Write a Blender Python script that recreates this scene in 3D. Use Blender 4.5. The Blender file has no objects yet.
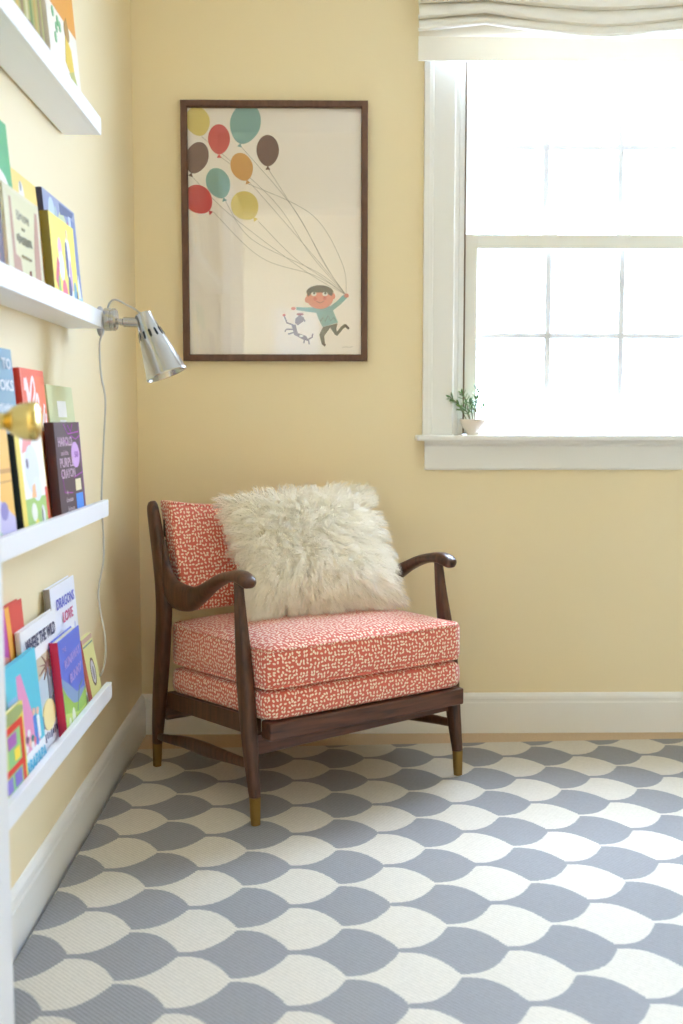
import bpy, bmesh, math, random
import numpy as np
from mathutils import Vector, Matrix

random.seed(7)
S = bpy.context.scene
COL = S.collection
PI = math.pi

# ------------------------------------------------------------------ helpers
def lin(c):
    return tuple(((v / 255) / 12.92 if v / 255 <= 0.04045 else (((v / 255) + 0.055) / 1.055) ** 2.4) for v in c)

def mat(name, rgb, rough=0.6, metal=0.0, spec=0.5, coat=0.0):
    m = bpy.data.materials.new(name)
    m.use_nodes = True
    b = m.node_tree.nodes['Principled BSDF']
    b.inputs['Base Color'].default_value = (*lin(rgb), 1)
    b.inputs['Roughness'].default_value = rough
    b.inputs['Metallic'].default_value = metal
    b.inputs['Specular IOR Level'].default_value = spec
    b.inputs['Coat Weight'].default_value = coat
    return m

_cache = {}
def ink(rgb, rough=0.45):
    k = (tuple(rgb), rough)
    if k not in _cache:
        _cache[k] = mat('printed_ink', rgb, rough, spec=0.3)
    return _cache[k]

def nd(m, t, **kw):
    n = m.node_tree.nodes.new(t)
    for k, v in kw.items():
        setattr(n, k, v)
    return n

def lk(m, a, b):
    m.node_tree.links.new(a, b)

class MathG:
    """tiny helper to write math node graphs"""
    def __init__(s, m): s.m = m
    def __call__(s, op, a, b=None, c=None):
        n = nd(s.m, 'ShaderNodeMath', operation=op)
        for i, v in enumerate((a, b, c)):
            if v is None: continue
            if isinstance(v, (int, float)): n.inputs[i].default_value = v
            else: lk(s.m, v, n.inputs[i])
        return n.outputs[0]

def link(o, parent=None):
    COL.objects.link(o)
    if parent is not None:
        o.parent = parent
    return o

def tag(o, label=None, cat=None, group=None, kind=None):
    if label: o['label'] = label
    if cat: o['category'] = cat
    if group: o['group'] = group
    if kind: o['kind'] = kind
    return o

def empty(name, loc=(0, 0, 0), rot=(0, 0, 0)):
    o = bpy.data.objects.new(name, None)
    o.empty_display_size = 0.05
    o.location = loc
    o.rotation_euler = rot
    return link(o)

def obj(name, bm, mats, parent=None, smooth=False, uv=False, angle=None):
    me = bpy.data.meshes.new(name)
    bmesh.ops.recalc_face_normals(bm, faces=bm.faces)
    if uv:
        box_uv(bm)
    bm.to_mesh(me)
    bm.free()
    if not isinstance(mats, (list, tuple)): mats = [mats]
    for m in mats: me.materials.append(m)
    o = bpy.data.objects.new(name, me)
    link(o, parent)
    if smooth:
        for p in me.polygons: p.use_smooth = True
        if angle:
            me.set_sharp_from_angle(angle=math.radians(angle))
    return o

def box_uv(bm):
    bm.normal_update()
    l = bm.loops.layers.uv.new('UVMap')
    for f in bm.faces:
        n = f.normal
        a = max(range(3), key=lambda i: abs(n[i]))
        u, v = [(1, 2), (0, 2), (0, 1)][a]
        for lp in f.loops:
            c = lp.vert.co
            lp[l].uv = (c[u] + a * 0.37, c[v] + a * 0.21)

def box(bm, x0, x1, y0, y1, z0, z1, bevel=0.0, mi=0, mtx=None, seg=2):
    t = bmesh.new()
    vs = [t.verts.new((x, y, z)) for x in (x0, x1) for y in (y0, y1) for z in (z0, z1)]
    for f in ((0, 1, 3, 2), (4, 6, 7, 5), (0, 4, 5, 1), (2, 3, 7, 6), (0, 2, 6, 4), (1, 5, 7, 3)):
        t.faces.new([vs[i] for i in f])
    bmesh.ops.recalc_face_normals(t, faces=t.faces)
    if bevel > 0:
        bmesh.ops.bevel(t, geom=list(t.edges), offset=bevel, segments=seg, profile=0.5, affect='EDGES')
    merge(bm, t, mi, mtx)

def merge(bm, t, mi=0, mtx=None):
    mp = {}
    for v in t.verts:
        mp[v] = bm.verts.new(mtx @ v.co if mtx else v.co)
    for f in t.faces:
        try:
            nf = bm.faces.new([mp[v] for v in f.verts])
            nf.material_index = mi if mi is not None else f.material_index
            nf.smooth = f.smooth
        except ValueError:
            pass
    t.free()

def prism(bm, pts, d, mi=0, mtx=None):
    """pts: 3-D polygon, d: extrusion vector"""
    a = [bm.verts.new(mtx @ Vector(p) if mtx else Vector(p)) for p in pts]
    dd = Vector(d)
    b = [bm.verts.new(mtx @ (Vector(p) + dd) if mtx else Vector(p) + dd) for p in pts]
    n = len(pts)
    fs = [bm.faces.new(a[::-1]), bm.faces.new(b)]
    for i in range(n):
        fs.append(bm.faces.new((a[i], a[(i + 1) % n], b[(i + 1) % n], b[i])))
    for f in fs: f.material_index = mi

def rings(bm, rs, cap=True, mi=0, closed=False):
    """skin a list of rings (lists of points)"""
    vs = [[bm.verts.new(p) for p in r] for r in rs]
    n = len(vs[0])
    m = len(vs)
    for i in range(m if closed else m - 1):
        A, B = vs[i], vs[(i + 1) % m]
        for j in range(n):
            f = bm.faces.new((A[j], A[(j + 1) % n], B[(j + 1) % n], B[j]))
            f.material_index = mi
    if cap and not closed:
        bm.faces.new(vs[0][::-1]).material_index = mi
        bm.faces.new(vs[-1]).material_index = mi

def sweep(bm, path, side, wid, hei, n=14, power=2.0, cap=True, mi=0, closed=False, dome=False):
    """superellipse section swept on path; side: fixed side vector; wid along side, hei across"""
    P = [Vector(p) for p in path]
    m = len(P)
    rs = []
    for i, p in enumerate(P):
        if closed:
            t = (P[(i + 1) % m] - P[i - 1])
        else:
            t = P[min(i + 1, m - 1)] - P[max(i - 1, 0)]
        t.normalize()
        s = Vector(side(i) if callable(side) else side)
        s = (s - t * s.dot(t)).normalized()
        h = t.cross(s)
        w = wid[i] if isinstance(wid, (list, tuple)) else wid
        e = hei[i] if isinstance(hei, (list, tuple)) else hei
        r = []
        for k in range(n):
            a = 2 * PI * k / n
            c, q = math.cos(a), math.sin(a)
            cx = math.copysign(abs(c) ** (2 / power), c)
            cy = math.copysign(abs(q) ** (2 / power), q)
            r.append(p + s * (cx * w / 2) + h * (cy * e / 2))
        rs.append(r)
    rings(bm, rs, cap, mi, closed)

def tube(bm, path, r, n=8, mi=0, closed=False):
    P = [Vector(p) for p in path]
    t0 = (P[1] - P[0]).normalized()
    s = t0.orthogonal().normalized()
    m = len(P)
    rs = []
    for i, p in enumerate(P):
        t = (P[(i + 1) % m] - P[i - 1]) if closed else (P[min(i + 1, m - 1)] - P[max(i - 1, 0)])
        t.normalize()
        s = (s - t * s.dot(t)).normalized()
        h = t.cross(s)
        rr = r[i] if isinstance(r, (list, tuple)) else r
        rs.append([p + (s * math.cos(2 * PI * k / n) + h * math.sin(2 * PI * k / n)) * rr for k in range(n)])
    rings(bm, rs, True, mi, closed)

def catmull(pts, per=6):
    P = [Vector(p) for p in pts]
    out = []
    for i in range(len(P) - 1):
        p0, p1, p2, p3 = P[max(i - 1, 0)], P[i], P[i + 1], P[min(i + 2, len(P) - 1)]
        for k in range(per):
            t = k / per
            out.append(0.5 * ((2 * p1) + (p2 - p0) * t + (2 * p0 - 5 * p1 + 4 * p2 - p3) * t * t + (3 * p1 - p0 - 3 * p2 + p3) * t ** 3))
    out.append(P[-1])
    return out

def lathe(bm, prof, n=32, mtx=None, mi=0):
    """prof: [(r, z)], axis z; ends with r=0 are closed with a point"""
    mtx = mtx or Matrix()
    prev = None
    for r, z in prof:
        if r < 1e-6:
            cur = [bm.verts.new(mtx @ Vector((0, 0, z)))]
        else:
            cur = [bm.verts.new(mtx @ Vector((r * math.cos(2 * PI * k / n), r * math.sin(2 * PI * k / n), z))) for k in range(n)]
        if prev:
            for k in range(n):
                k2 = (k + 1) % n
                if len(prev) == 1 and len(cur) == 1: continue
                if len(prev) == 1: f = (prev[0], cur[k2], cur[k])
                elif len(cur) == 1: f = (prev[k], prev[k2], cur[0])
                else: f = (prev[k], prev[k2], cur[k2], cur[k])
                bm.faces.new(f).material_index = mi
        prev = cur

def axis_mtx(origin, zdir):
    z = Vector(zdir).normalized()
    x = z.orthogonal().normalized()
    y = z.cross(x)
    m = Matrix((x, y, z)).transposed().to_4x4()
    m.translation = Vector(origin)
    return m

def rounded_box(bm, hx, hy, hz, r, nx=14, ny=14, nz=6, fn=None):
    """rounded box centred at origin, subdivided; fn(pos, unit) -> pos deforms it"""
    t = bmesh.new()
    def face(ax, sgn):
        o = [i for i in range(3) if i != ax]
        n = (nx, ny, nz)
        g = {}
        for i in range(n[o[0]] + 1):
            for j in range(n[o[1]] + 1):
                p = [0, 0, 0]
                p[ax] = sgn
                p[o[0]] = -1 + 2 * i / n[o[0]]
                p[o[1]] = -1 + 2 * j / n[o[1]]
                g[i, j] = t.verts.new(p)
        for i in range(n[o[0]]):
            for j in range(n[o[1]]):
                t.faces.new((g[i, j], g[i + 1, j], g[i + 1, j + 1], g[i, j + 1]))
    for ax in range(3):
        for s in (-1, 1): face(ax, s)
    bmesh.ops.remove_doubles(t, verts=t.verts, dist=1e-5)
    H = (hx, hy, hz)
    for v in t.verts:
        u = v.co.copy()
        # concentrate rows near the edges for a clean radius
        p = Vector([H[i] * u[i] for i in range(3)])
        q = Vector([max(-(H[i] - r), min(H[i] - r, p[i])) for i in range(3)])
        d = p - q
        if d.length > 1e-9: p = q + d.normalized() * r
        v.co = fn(p, u) if fn else p
    bmesh.ops.recalc_face_normals(t, faces=t.faces)
    merge(bm, t, 0)

# ------------------------------------------------------------------ materials
def wall_paint():
    m = mat('pale_yellow_paint', (236, 221, 185), 0.55, spec=0.3)
    b = m.node_tree.nodes['Principled BSDF']
    tc = nd(m, 'ShaderNodeTexCoord')
    n = nd(m, 'ShaderNodeTexNoise')
    n.inputs['Scale'].default_value = 220
    lk(m, tc.outputs['Object'], n.inputs['Vector'])
    bp = nd(m, 'ShaderNodeBump')
    bp.inputs['Strength'].default_value = 0.04
    lk(m, n.outputs['Fac'], bp.inputs['Height'])
    lk(m, bp.outputs['Normal'], b.inputs['Normal'])
    return m
M_WALL = wall_paint()
M_TRIM = mat('white_trim_paint', (232, 232, 230), 0.35)
M_CEIL = mat('ceiling_white', (238, 236, 230), 0.8)
M_SASH = mat('sash_white_paint', (236, 236, 228), 0.4)
M_SHELF = mat('ledge_white_paint', (236, 238, 244), 0.4)
M_BRASS = mat('polished_brass', (214, 190, 116), 0.25, metal=1.0)
M_OLDBRASS = mat('aged_brass', (150, 120, 68), 0.45, metal=1.0)
M_ALU = mat('brushed_aluminium', (188, 186, 182), 0.26, metal=1.0)
M_STEEL = mat('dull_steel', (170, 170, 172), 0.35, metal=1.0)
M_DARKSLOT = mat('dark_vent', (22, 22, 26), 0.7)
M_CORD = mat('grey_cord', (190, 186, 180), 0.5)
M_PAGES = mat('book_pages', (236, 228, 206), 0.8)
M_PORC = mat('white_porcelain', (236, 226, 214), 0.25)
M_SOIL = mat('potting_soil', (70, 54, 40), 0.9)
M_LEAF = mat('succulent_leaf', (104, 136, 82), 0.45)
M_STEM = mat('succulent_stem', (120, 112, 78), 0.6)

def fabric_blind():
    m = mat('blind_linen', (247, 244, 237), 0.85, spec=0.2)
    b = m.node_tree.nodes['Principled BSDF']
    out = m.node_tree.nodes['Material Output']
    tr = nd(m, 'ShaderNodeBsdfTranslucent')
    tr.inputs['Color'].default_value = (*lin((240, 234, 220)), 1)
    mx = nd(m, 'ShaderNodeMixShader')
    mx.inputs[0].default_value = 0.15
    lk(m, b.outputs[0], mx.inputs[1]); lk(m, tr.outputs[0], mx.inputs[2])
    lk(m, mx.outputs[0], out.inputs['Surface'])
    return m
M_BLIND = fabric_blind()

M_LINING = mat('blackout_lining', (226, 218, 204), 0.9, spec=0.1)
def muntin_mat():
    m = mat('white_vinyl_bar', (242, 242, 242), 0.4)
    b = m.node_tree.nodes['Principled BSDF']
    out = m.node_tree.nodes['Material Output']
    tr = nd(m, 'ShaderNodeBsdfTranslucent')
    tr.inputs['Color'].default_value = (0.9, 0.92, 0.95, 1)
    mx = nd(m, 'ShaderNodeMixShader')
    mx.inputs[0].default_value = 0.045
    lk(m, b.outputs[0], mx.inputs[1]); lk(m, tr.outputs[0], mx.inputs[2])
    lk(m, mx.outputs[0], out.inputs['Surface'])
    return m
M_MUNTIN = muntin_mat()

def glass_mat(name, refl=1.0):
    m = bpy.data.materials.new(name)
    m.use_nodes = True
    nt = m.node_tree
    nt.nodes.remove(nt.nodes['Principled BSDF'])
    out = nt.nodes['Material Output']
    t = nd(m, 'ShaderNodeBsdfTransparent')
    g = nd(m, 'ShaderNodeBsdfGlossy')
    g.inputs['Roughness'].default_value = 0.02
    # Schlick reflectance, the same from either face of the thin pane
    geo = nd(m, 'ShaderNodeNewGeometry')
    dt = nd(m, 'ShaderNodeVectorMath', operation='DOT_PRODUCT')
    lk(m, geo.outputs['Normal'], dt.inputs[0]); lk(m, geo.outputs['Incoming'], dt.inputs[1])
    G = MathG(m)
    fr = G('ADD', 0.04, G('MULTIPLY', G('POWER', G('SUBTRACT', 1.0, G('ABSOLUTE', dt.outputs['Value'])), 5.0), 0.96))
    k = nd(m, 'ShaderNodeMath', operation='MULTIPLY')
    k.inputs[1].default_value = refl
    lk(m, fr, k.inputs[0])
    mx = nd(m, 'ShaderNodeMixShader')
    lk(m, k.outputs[0], mx.inputs[0])
    lk(m, t.outputs[0], mx.inputs[1]); lk(m, g.outputs[0], mx.inputs[2])
    lk(m, mx.outputs[0], out.inputs['Surface'])
    return m
M_GLASS = glass_mat('window_glass')
M_PICGLASS = glass_mat('picture_glass', 1.3)

def wood(name, dark, light, rough=0.32, scale=(14, 14, 1.2)):
    m = mat(name, light, rough, spec=0.45)
    b = m.node_tree.nodes['Principled BSDF']
    tc = nd(m, 'ShaderNodeTexCoord')
    mp = nd(m, 'ShaderNodeMapping')
    mp.inputs['Scale'].default_value = scale
    n = nd(m, 'ShaderNodeTexNoise')
    n.inputs['Scale'].default_value = 6
    n.inputs['Detail'].default_value = 6
    n.inputs['Distortion'].default_value = 0.6
    cr = nd(m, 'ShaderNodeValToRGB')
    cr.color_ramp.elements[0].position = 0.3
    cr.color_ramp.elements[0].color = (*lin(dark), 1)
    cr.color_ramp.elements[1].position = 0.72
    cr.color_ramp.elements[1].color = (*lin(light), 1)
    lk(m, tc.outputs['Object'], mp.inputs['Vector'])
    lk(m, mp.outputs[0], n.inputs['Vector'])
    lk(m, n.outputs['Fac'], cr.inputs[0])
    lk(m, cr.outputs[0], b.inputs['Base Color'])
    return m
M_WALNUT = wood('walnut', (52, 32, 22), (96, 60, 42), 0.34)
M_WALNUTX = wood('walnut_rail', (58, 35, 24), (106, 64, 44), 0.38, (1.2, 14, 14))
M_FRAME = wood('frame_walnut', (84, 56, 44), (112, 78, 60), 0.5, (10, 10, 3))

def fabric_coral():
    m = mat('coral_seed_print', (205, 92, 78), 0.85, spec=0.2)
    b = m.node_tree.nodes['Principled BSDF']
    g = MathG(m)
    uv = nd(m, 'ShaderNodeUVMap')
    sc = nd(m, 'ShaderNodeVectorMath', operation='SCALE')
    sc.inputs['Scale'].default_value = 104
    lk(m, uv.outputs[0], sc.inputs[0])
    vo = nd(m, 'ShaderNodeTexVoronoi', voronoi_dimensions='2D', feature='F1')
    vo.inputs['Scale'].default_value = 1
    vo.inputs['Randomness'].default_value = 0.6
    lk(m, sc.outputs[0], vo.inputs['Vector'])
    df = nd(m, 'ShaderNodeVectorMath', operation='SUBTRACT')
    lk(m, sc.outputs[0], df.inputs[0]); lk(m, vo.outputs['Position'], df.inputs[1])
    sp = nd(m, 'ShaderNodeSeparateXYZ')
    lk(m, df.outputs[0], sp.inputs[0])
    sc2 = nd(m, 'ShaderNodeSeparateColor')
    lk(m, vo.outputs['Color'], sc2.inputs[0])
    ang = g('MULTIPLY', sc2.outputs[0], 2 * PI)
    c, s = g('COSINE', ang), g('SINE', ang)
    x, y = sp.outputs[0], sp.outputs[1]
    a = g('ADD', g('MULTIPLY', x, c), g('MULTIPLY', y, s))
    d = g('SUBTRACT', g('MULTIPLY', y, c), g('MULTIPLY', x, s))
    a2 = g('POWER', g('ABSOLUTE', g('DIVIDE', a, 0.42)), 2.0)
    d2 = g('POWER', g('ABSOLUTE', g('DIVIDE', d, 0.26)), 2.0)
    r = g('ADD', a2, d2)
    mr = nd(m, 'ShaderNodeMapRange')
    mr.inputs['From Min'].default_value = 0.6
    mr.inputs['From Max'].default_value = 1.15
    mr.inputs['To Min'].default_value = 1
    mr.inputs['To Max'].default_value = 0
    lk(m, r, mr.inputs['Value'])
    mx = nd(m, 'ShaderNodeMix', data_type='RGBA')
    mx.inputs[6].default_value = (*lin((208, 102, 86)), 1)
    mx.inputs[7].default_value = (*lin((244, 226, 204)), 1)
    lk(m, mr.outputs[0], mx.inputs[0])
    lk(m, mx.outputs[2], b.inputs['Base Color'])
    b.inputs['Sheen Weight'].default_value = 0.35
    return m
M_CORAL = fabric_coral()

RUG_P, RUG_D, RUG_T = 0.1930, 0.0888, 0.006
def rug_mat():
    m = mat('rug_ogee_weave', (160, 165, 172), 0.92, spec=0.1)
    b = m.node_tree.nodes['Principled BSDF']
    g = MathG(m)
    tc = nd(m, 'ShaderNodeTexCoord')
    mp = nd(m, 'ShaderNodeMapping', vector_type='TEXTURE')
    mp.inputs['Location'].default_value = (0.683, -1.365, 0)
    mp.inputs['Rotation'].default_value = (0, 0, math.radians(1.2))
    lk(m, tc.outputs['Object'], mp.inputs['Vector'])
    sp = nd(m, 'ShaderNodeSeparateXYZ')
    lk(m, mp.outputs[0], sp.inputs[0])
    q = 0.0036
    x = g('SNAP', sp.outputs[0], q)
    y = sp.outputs[1]
    u = g('FRACT', g('DIVIDE', x, RUG_P))
    # distance from nearest grey row
    yy = g('ABSOLUTE', g('SUBTRACT', y, g('MULTIPLY', g('ROUND', g('DIVIDE', y, 2 * RUG_D)), 2 * RUG_D)))
    yy = g('SNAP', yy, 0.002)
    w = g('FRACT', g('MULTIPLY', u, 2.0))          # 0..1 in each half
    arc = g('MAXIMUM', g('SUBTRACT', 1.0, g('POWER', w, 2.6)), 0.0)
    h1 = g('ADD', g('MULTIPLY', arc, RUG_D - 2 * RUG_T), RUG_T)
    h0 = g('SUBTRACT', RUG_D, h1)
    sel = g('GREATER_THAN', u, 0.5)
    h = g('ADD', g('MULTIPLY', sel, h1), g('MULTIPLY', g('SUBTRACT', 1.0, sel), h0))
    grey = g('LESS_THAN', yy, h)
    # weave: fine diagonal ribs + mottling
    wv = nd(m, 'ShaderNodeTexWave', wave_type='BANDS', bands_direction='DIAGONAL')
    wv.inputs['Scale'].default_value = 62
    wv.inputs['Distortion'].default_value = 1.2
    wv.inputs['Detail'].default_value = 2
    lk(m, tc.outputs['Object'], wv.inputs['Vector'])
    no = nd(m, 'ShaderNodeTexNoise')
    no.inputs['Scale'].default_value = 160
    no.inputs['Detail'].default_value = 4
    lk(m, tc.outputs['Object'], no.inputs['Vector'])
    mx = nd(m, 'ShaderNodeMix', data_type='RGBA')
    mx.inputs[6].default_value = (*lin((207, 201, 190)), 1)
    mx.inputs[7].default_value = (*lin((146, 146, 149)), 1)
    lk(m, grey, mx.inputs[0])
    tex = g('ADD', g('MULTIPLY', wv.outputs['Fac'], 0.16), g('MULTIPLY', no.outputs['Fac'], 0.22))
    tex = g('ADD', tex, 0.80)
    mul = nd(m, 'ShaderNodeVectorMath', operation='SCALE')
    lk(m, mx.outputs[2], mul.inputs[0])
    lk(m, tex, mul.inputs['Scale'])
    lk(m, mul.outputs[0], b.inputs['Base Color'])
    bp = nd(m, 'ShaderNodeBump')
    bp.inputs['Strength'].default_value = 0.35
    bp.inputs['Distance'].default_value = 0.002
    lk(m, g('ADD', wv.outputs['Fac'], no.outputs['Fac']), bp.inputs['Height'])
    lk(m, bp.outputs['Normal'], b.inputs['Normal'])
    return m
M_RUG = rug_mat()

def floor_mat():
    m = mat('sand_carpet', (206, 184, 154), 0.95, spec=0.1)
    b = m.node_tree.nodes['Principled BSDF']
    tc = nd(m, 'ShaderNodeTexCoord')
    n = nd(m, 'ShaderNodeTexNoise')
    n.inputs['Scale'].default_value = 260
    lk(m, tc.outputs['Object'], n.inputs['Vector'])
    cr = nd(m, 'ShaderNodeValToRGB')
    cr.color_ramp.elements[0].color = (*lin((176, 150, 120)), 1)
    cr.color_ramp.elements[1].color = (*lin((226, 204, 176)), 1)
    lk(m, n.outputs['Fac'], cr.inputs[0])
    lk(m, cr.outputs[0], b.inputs['Base Color'])
    return m
M_FLOOR = floor_mat()

def fur_mat():
    m = bpy.data.materials.new('ivory_sheepskin')
    m.use_nodes = True
    nt = m.node_tree
    nt.nodes.remove(nt.nodes['Principled BSDF'])
    out = nt.nodes['Material Output']
    d = nd(m, 'ShaderNodeBsdfDiffuse')
    d.inputs['Color'].default_value = (*lin((255, 252, 245)), 1)
    t = nd(m, 'ShaderNodeBsdfTranslucent')
    t.inputs['Color'].default_value = (*lin((255, 251, 243)), 1)
    mx = nd(m, 'ShaderNodeMixShader')
    mx.inputs[0].default_value = 0.45
    lk(m, d.outputs[0], mx.inputs[1]); lk(m, t.outputs[0], mx.inputs[2])
    # fine hairs let part of the light straight through
    tp = nd(m, 'ShaderNodeBsdfTransparent')
    m2 = nd(m, 'ShaderNodeMixShader')
    m2.inputs[0].default_value = 0.36
    lk(m, mx.outputs[0], m2.inputs[1]); lk(m, tp.outputs[0], m2.inputs[2])
    lk(m, m2.outputs[0], out.inputs['Surface'])
    return m
M_FUR = fur_mat()

# ------------------------------------------------------------------ the room
YB = 0.012        # face of the back wall
XR = 3.1          # face of the right wall
YF = -2.52        # face of the front wall (the doorway the photographer stands in)
ZC = 2.44
HY_ = -4.75
# window 1 (back wall) opening
WX0, WX1, WZ0, WZ1 = 0.935, 1.745, 0.888, 2.085

bm = bmesh.new()
T = 0.16
box(bm, -T, WX0, YB, YB + T, 0, ZC)
box(bm, WX1, XR + T, YB, YB + T, 0, ZC)
box(bm, WX0, WX1, YB, YB + T, 0, WZ0)
box(bm, WX0, WX1, YB, YB + T, WZ1, ZC)
tag(obj('wall_back', bm, M_WALL), 'pale yellow back wall around the window', 'wall', kind='structure')
bm = bmesh.new()
box(bm, -T, 0, YF - 0.12, YB, 0, ZC)
tag(obj('wall_left', bm, M_WALL), 'pale yellow side wall carrying the book ledges', 'wall', kind='structure')
bm = bmesh.new()
box(bm, XR, XR + T, YF - 0.12, YB, 0, ZC)
tag(obj('wall_right', bm, M_WALL), 'pale yellow wall opposite the book ledges', 'wall', kind='structure')
# front wall with the doorway
DX0, DX1, DZ = 0.09, 0.92, 2.05
bm = bmesh.new()
box(bm, 0, DX0, YF - 0.12, YF, 0, ZC)
box(bm, DX1, XR, YF - 0.12, YF, 0, ZC)
box(bm, DX0, DX1, YF - 0.12, YF, DZ, ZC)
tag(obj('wall_front', bm, M_WALL), 'pale yellow wall with the doorway', 'wall', kind='structure')
bm = bmesh.new()
box(bm, -0.72, XR + T, HY_ - 0.12, YB + T, -0.08, 0)
tag(obj('floor', bm, M_FLOOR), 'sand coloured floor showing as a strip round the rug', 'floor', kind='structure')
bm = bmesh.new()
box(bm, -0.72, XR + T, HY_ - 0.12, YB + T, ZC, ZC + 0.1)
tag(obj('ceiling', bm, M_CEIL), 'white ceiling', 'ceiling', kind='structure')

def board_profile(h=0.123):
    return [(0, 0), (0.013, 0), (0.013, h - 0.03), (0.0115, h - 0.026), (0.0115, h - 0.02), (0.0125, h - 0.017),
            (0.011, h - 0.009), (0.007, h - 0.003), (0.003, h), (0, h)]
bm = bmesh.new()
prism(bm, [(0.0, YB - d, z) for d, z in board_profile()], (XR, 0, 0))
tag(obj('baseboard_back', bm, M_TRIM), 'white moulded baseboard under the window wall', 'baseboard', kind='structure')
bm = bmesh.new()
prism(bm, [(d, YF, z) for d, z in board_profile()], (0, YB - YF - 0.013, 0))
tag(obj('baseboard_left', bm, M_TRIM), 'white moulded baseboard below the book ledges', 'baseboard', kind='structure')
bm = bmesh.new()
prism(bm, [(XR - d, YF, z) for d, z in board_profile()], (0, YB - YF - 0.013, 0))
tag(obj('baseboard_right', bm, M_TRIM), 'white moulded baseboard along the far side wall', 'baseboard', kind='structure')

# ---- window 1
w1 = empty('window_1', (0, 0, 0))
tag(w1, 'white double hung window glowing with daylight', 'window', kind='structure')
def casing_profile(x_in, x_out):
    # stepped colonial casing, cross-section across its width
    s = 1 if x_out > x_in else -1
    w = abs(x_out - x_in)
    pts = [(0, 0), (0, 0.010), (0.010, 0.012), (0.014, 0.0155), (w * 0.72, 0.017), (w * 0.76, 0.021), (w * 0.86, 0.024), (w, 0.024), (w, 0)]
    return [(x_in + s * a, YB - d) for a, d in pts]
CX0, CX1 = 0.845, 1.835
bm = bmesh.new()
prism(bm, [(x, y, 0.905) for x, y in casing_profile(WX0 + 0.012, CX0)], (0, 0, WZ1 + 0.08 - 0.905))
prism(bm, [(x, y, 0.905) for x, y in casing_profile(WX1 - 0.012, CX1)], (0, 0, WZ1 + 0.08 - 0.905))
box(bm, WX0 + 0.012, WX1 - 0.012, YB - 0.017, YB, WZ1 - 0.012, WZ1 + 0.08, 0.002)
obj('casing', bm, M_TRIM, w1)
bm = bmesh.new()
# jamb lining + parting stops
for s, xa in ((1, WX0), (-1, WX1)):
    a, b_ = sorted((xa, xa + s * 0.014)); box(bm, a, b_, YB - 0.002, YB + T, 0.905, WZ1)
    a, b_ = sorted((xa + s * 0.014, xa + s * 0.030)); box(bm, a, b_, YB - 0.002, YB + 0.018, 0.905, WZ1, 0.002)
    a, b_ = sorted((xa + s * 0.014, xa + s * 0.022)); box(bm, a, b_, YB + 0.062, YB + 0.068, 0.905, WZ1)
box(bm, WX0, WX1, YB - 0.002, YB + T, WZ1 - 0.014, WZ1)
obj('jamb', bm, M_TRIM, w1)
bm = bmesh.new()
box(bm, 0.823, 1.857, -0.058, YB, 0.889, 0.906, 0.005, seg=3)
box(bm, WX0, WX1, YB, YB + T, 0.889, 0.9055, 0.001)
obj('stool', bm, M_TRIM, w1)
bm = bmesh.new()
prism(bm, [(0.852, YB, 0.802), (0.852, YB - 0.013, 0.802), (0.852, YB - 0.017, 0.808), (0.852, YB - 0.017, 0.872), (0.852, YB - 0.022, 0.88), (0.852, YB - 0.022, 0.889), (0.852, YB, 0.889)], (0.98, 0, 0))
obj('apron', bm, M_TRIM, w1)

def sash(name, y0, y1, z0, z1, rail_b, rail_t, stile, rows, xs):
    sx0, sx1 = WX0 + 0.026, WX1 - 0.026
    bm = bmesh.new()
    box(bm, sx0, sx0 + stile, y0, y1, z0, z1, 0.002)
    box(bm, sx1 - stile, sx1, y0, y1, z0, z1, 0.002)
    box(bm, sx0 + stile - 0.001, sx1 - stile + 0.001, y0, y1, z0, z0 + rail_b, 0.002)
    box(bm, sx0 + stile - 0.001, sx1 - stile + 0.001, y0, y1, z1 - rail_t, z1, 0.002)
    o = obj(name, bm, M_SASH, w1)
    gx0, gx1, gz0, gz1 = sx0 + stile, sx1 - stile, z0 + rail_b, z1 - rail_t
    yc = (y0 + y1) / 2
    bm = bmesh.new()
    box(bm, gx0 - 0.004, gx1 + 0.004, yc - 0.002, yc + 0.002, gz0 - 0.004, gz1 + 0.004)
    obj('pane', bm, M_GLASS, o)
    bm = bmesh.new()
    for k in range(1, 3):
        x = gx0 + (gx1 - gx0) * k / 3
        x -= 0.005
        box(bm, x - 0.009, x + 0.009, yc + 0.003, yc + 0.012, gz0, gz1, 0.002)
    zc = (gz0 + gz1) / 2
    box(bm, gx0, gx1, yc + 0.0035, yc + 0.0115, zc - 0.008, zc + 0.008, 0.002)
    obj('muntin', bm, M_MUNTIN, o)
    return o
sl = sash('lower_sash', YB + 0.022, YB + 0.058, 0.9065, 1.497, 0.042, 0.042, 0.048, 2, None)
su = sash('upper_sash', YB + 0.070, YB + 0.106, 1.462, WZ1 - 0.016, 0.042, 0.042, 0.040, 2, None)
bm = bmesh.new()
for x in (1.225, 1.445):
    box(bm, x - 0.022, x + 0.022, YB + 0.030, YB + 0.052, 1.497, 1.504, 0.002)
    lathe(bm, [(0, 0), (0.008, 0), (0.008, 0.006), (0, 0.008)], 16, Matrix.Translation((x, YB + 0.041, 1.503)))
obj('sash_lock', bm, M_SASH, sl)

bm = bmesh.new()
box(bm, 0.9652, 0.9700, YB - 0.001, YB + 0.0205, 0.908, WZ1 - 0.016)
box(bm, WX1 - 0.0350, WX1 - 0.0302, YB - 0.001, YB + 0.0205, 0.908, WZ1 - 0.016)
obj('jamb_track', bm, mat('jamb_track_grey', (124, 106, 88), 0.6), w1)

# unseen eave slab, added outside to block steep skylight near the window wall
bm = bmesh.new()
box(bm, -0.6, XR + 0.5, YB + T, 0.42, 2.25, 2.37, 0.004)
tag(obj('added_eave', bm, M_TRIM), 'unseen white eave added outside to shade the rug below the window', 'eave', kind='structure')

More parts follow.
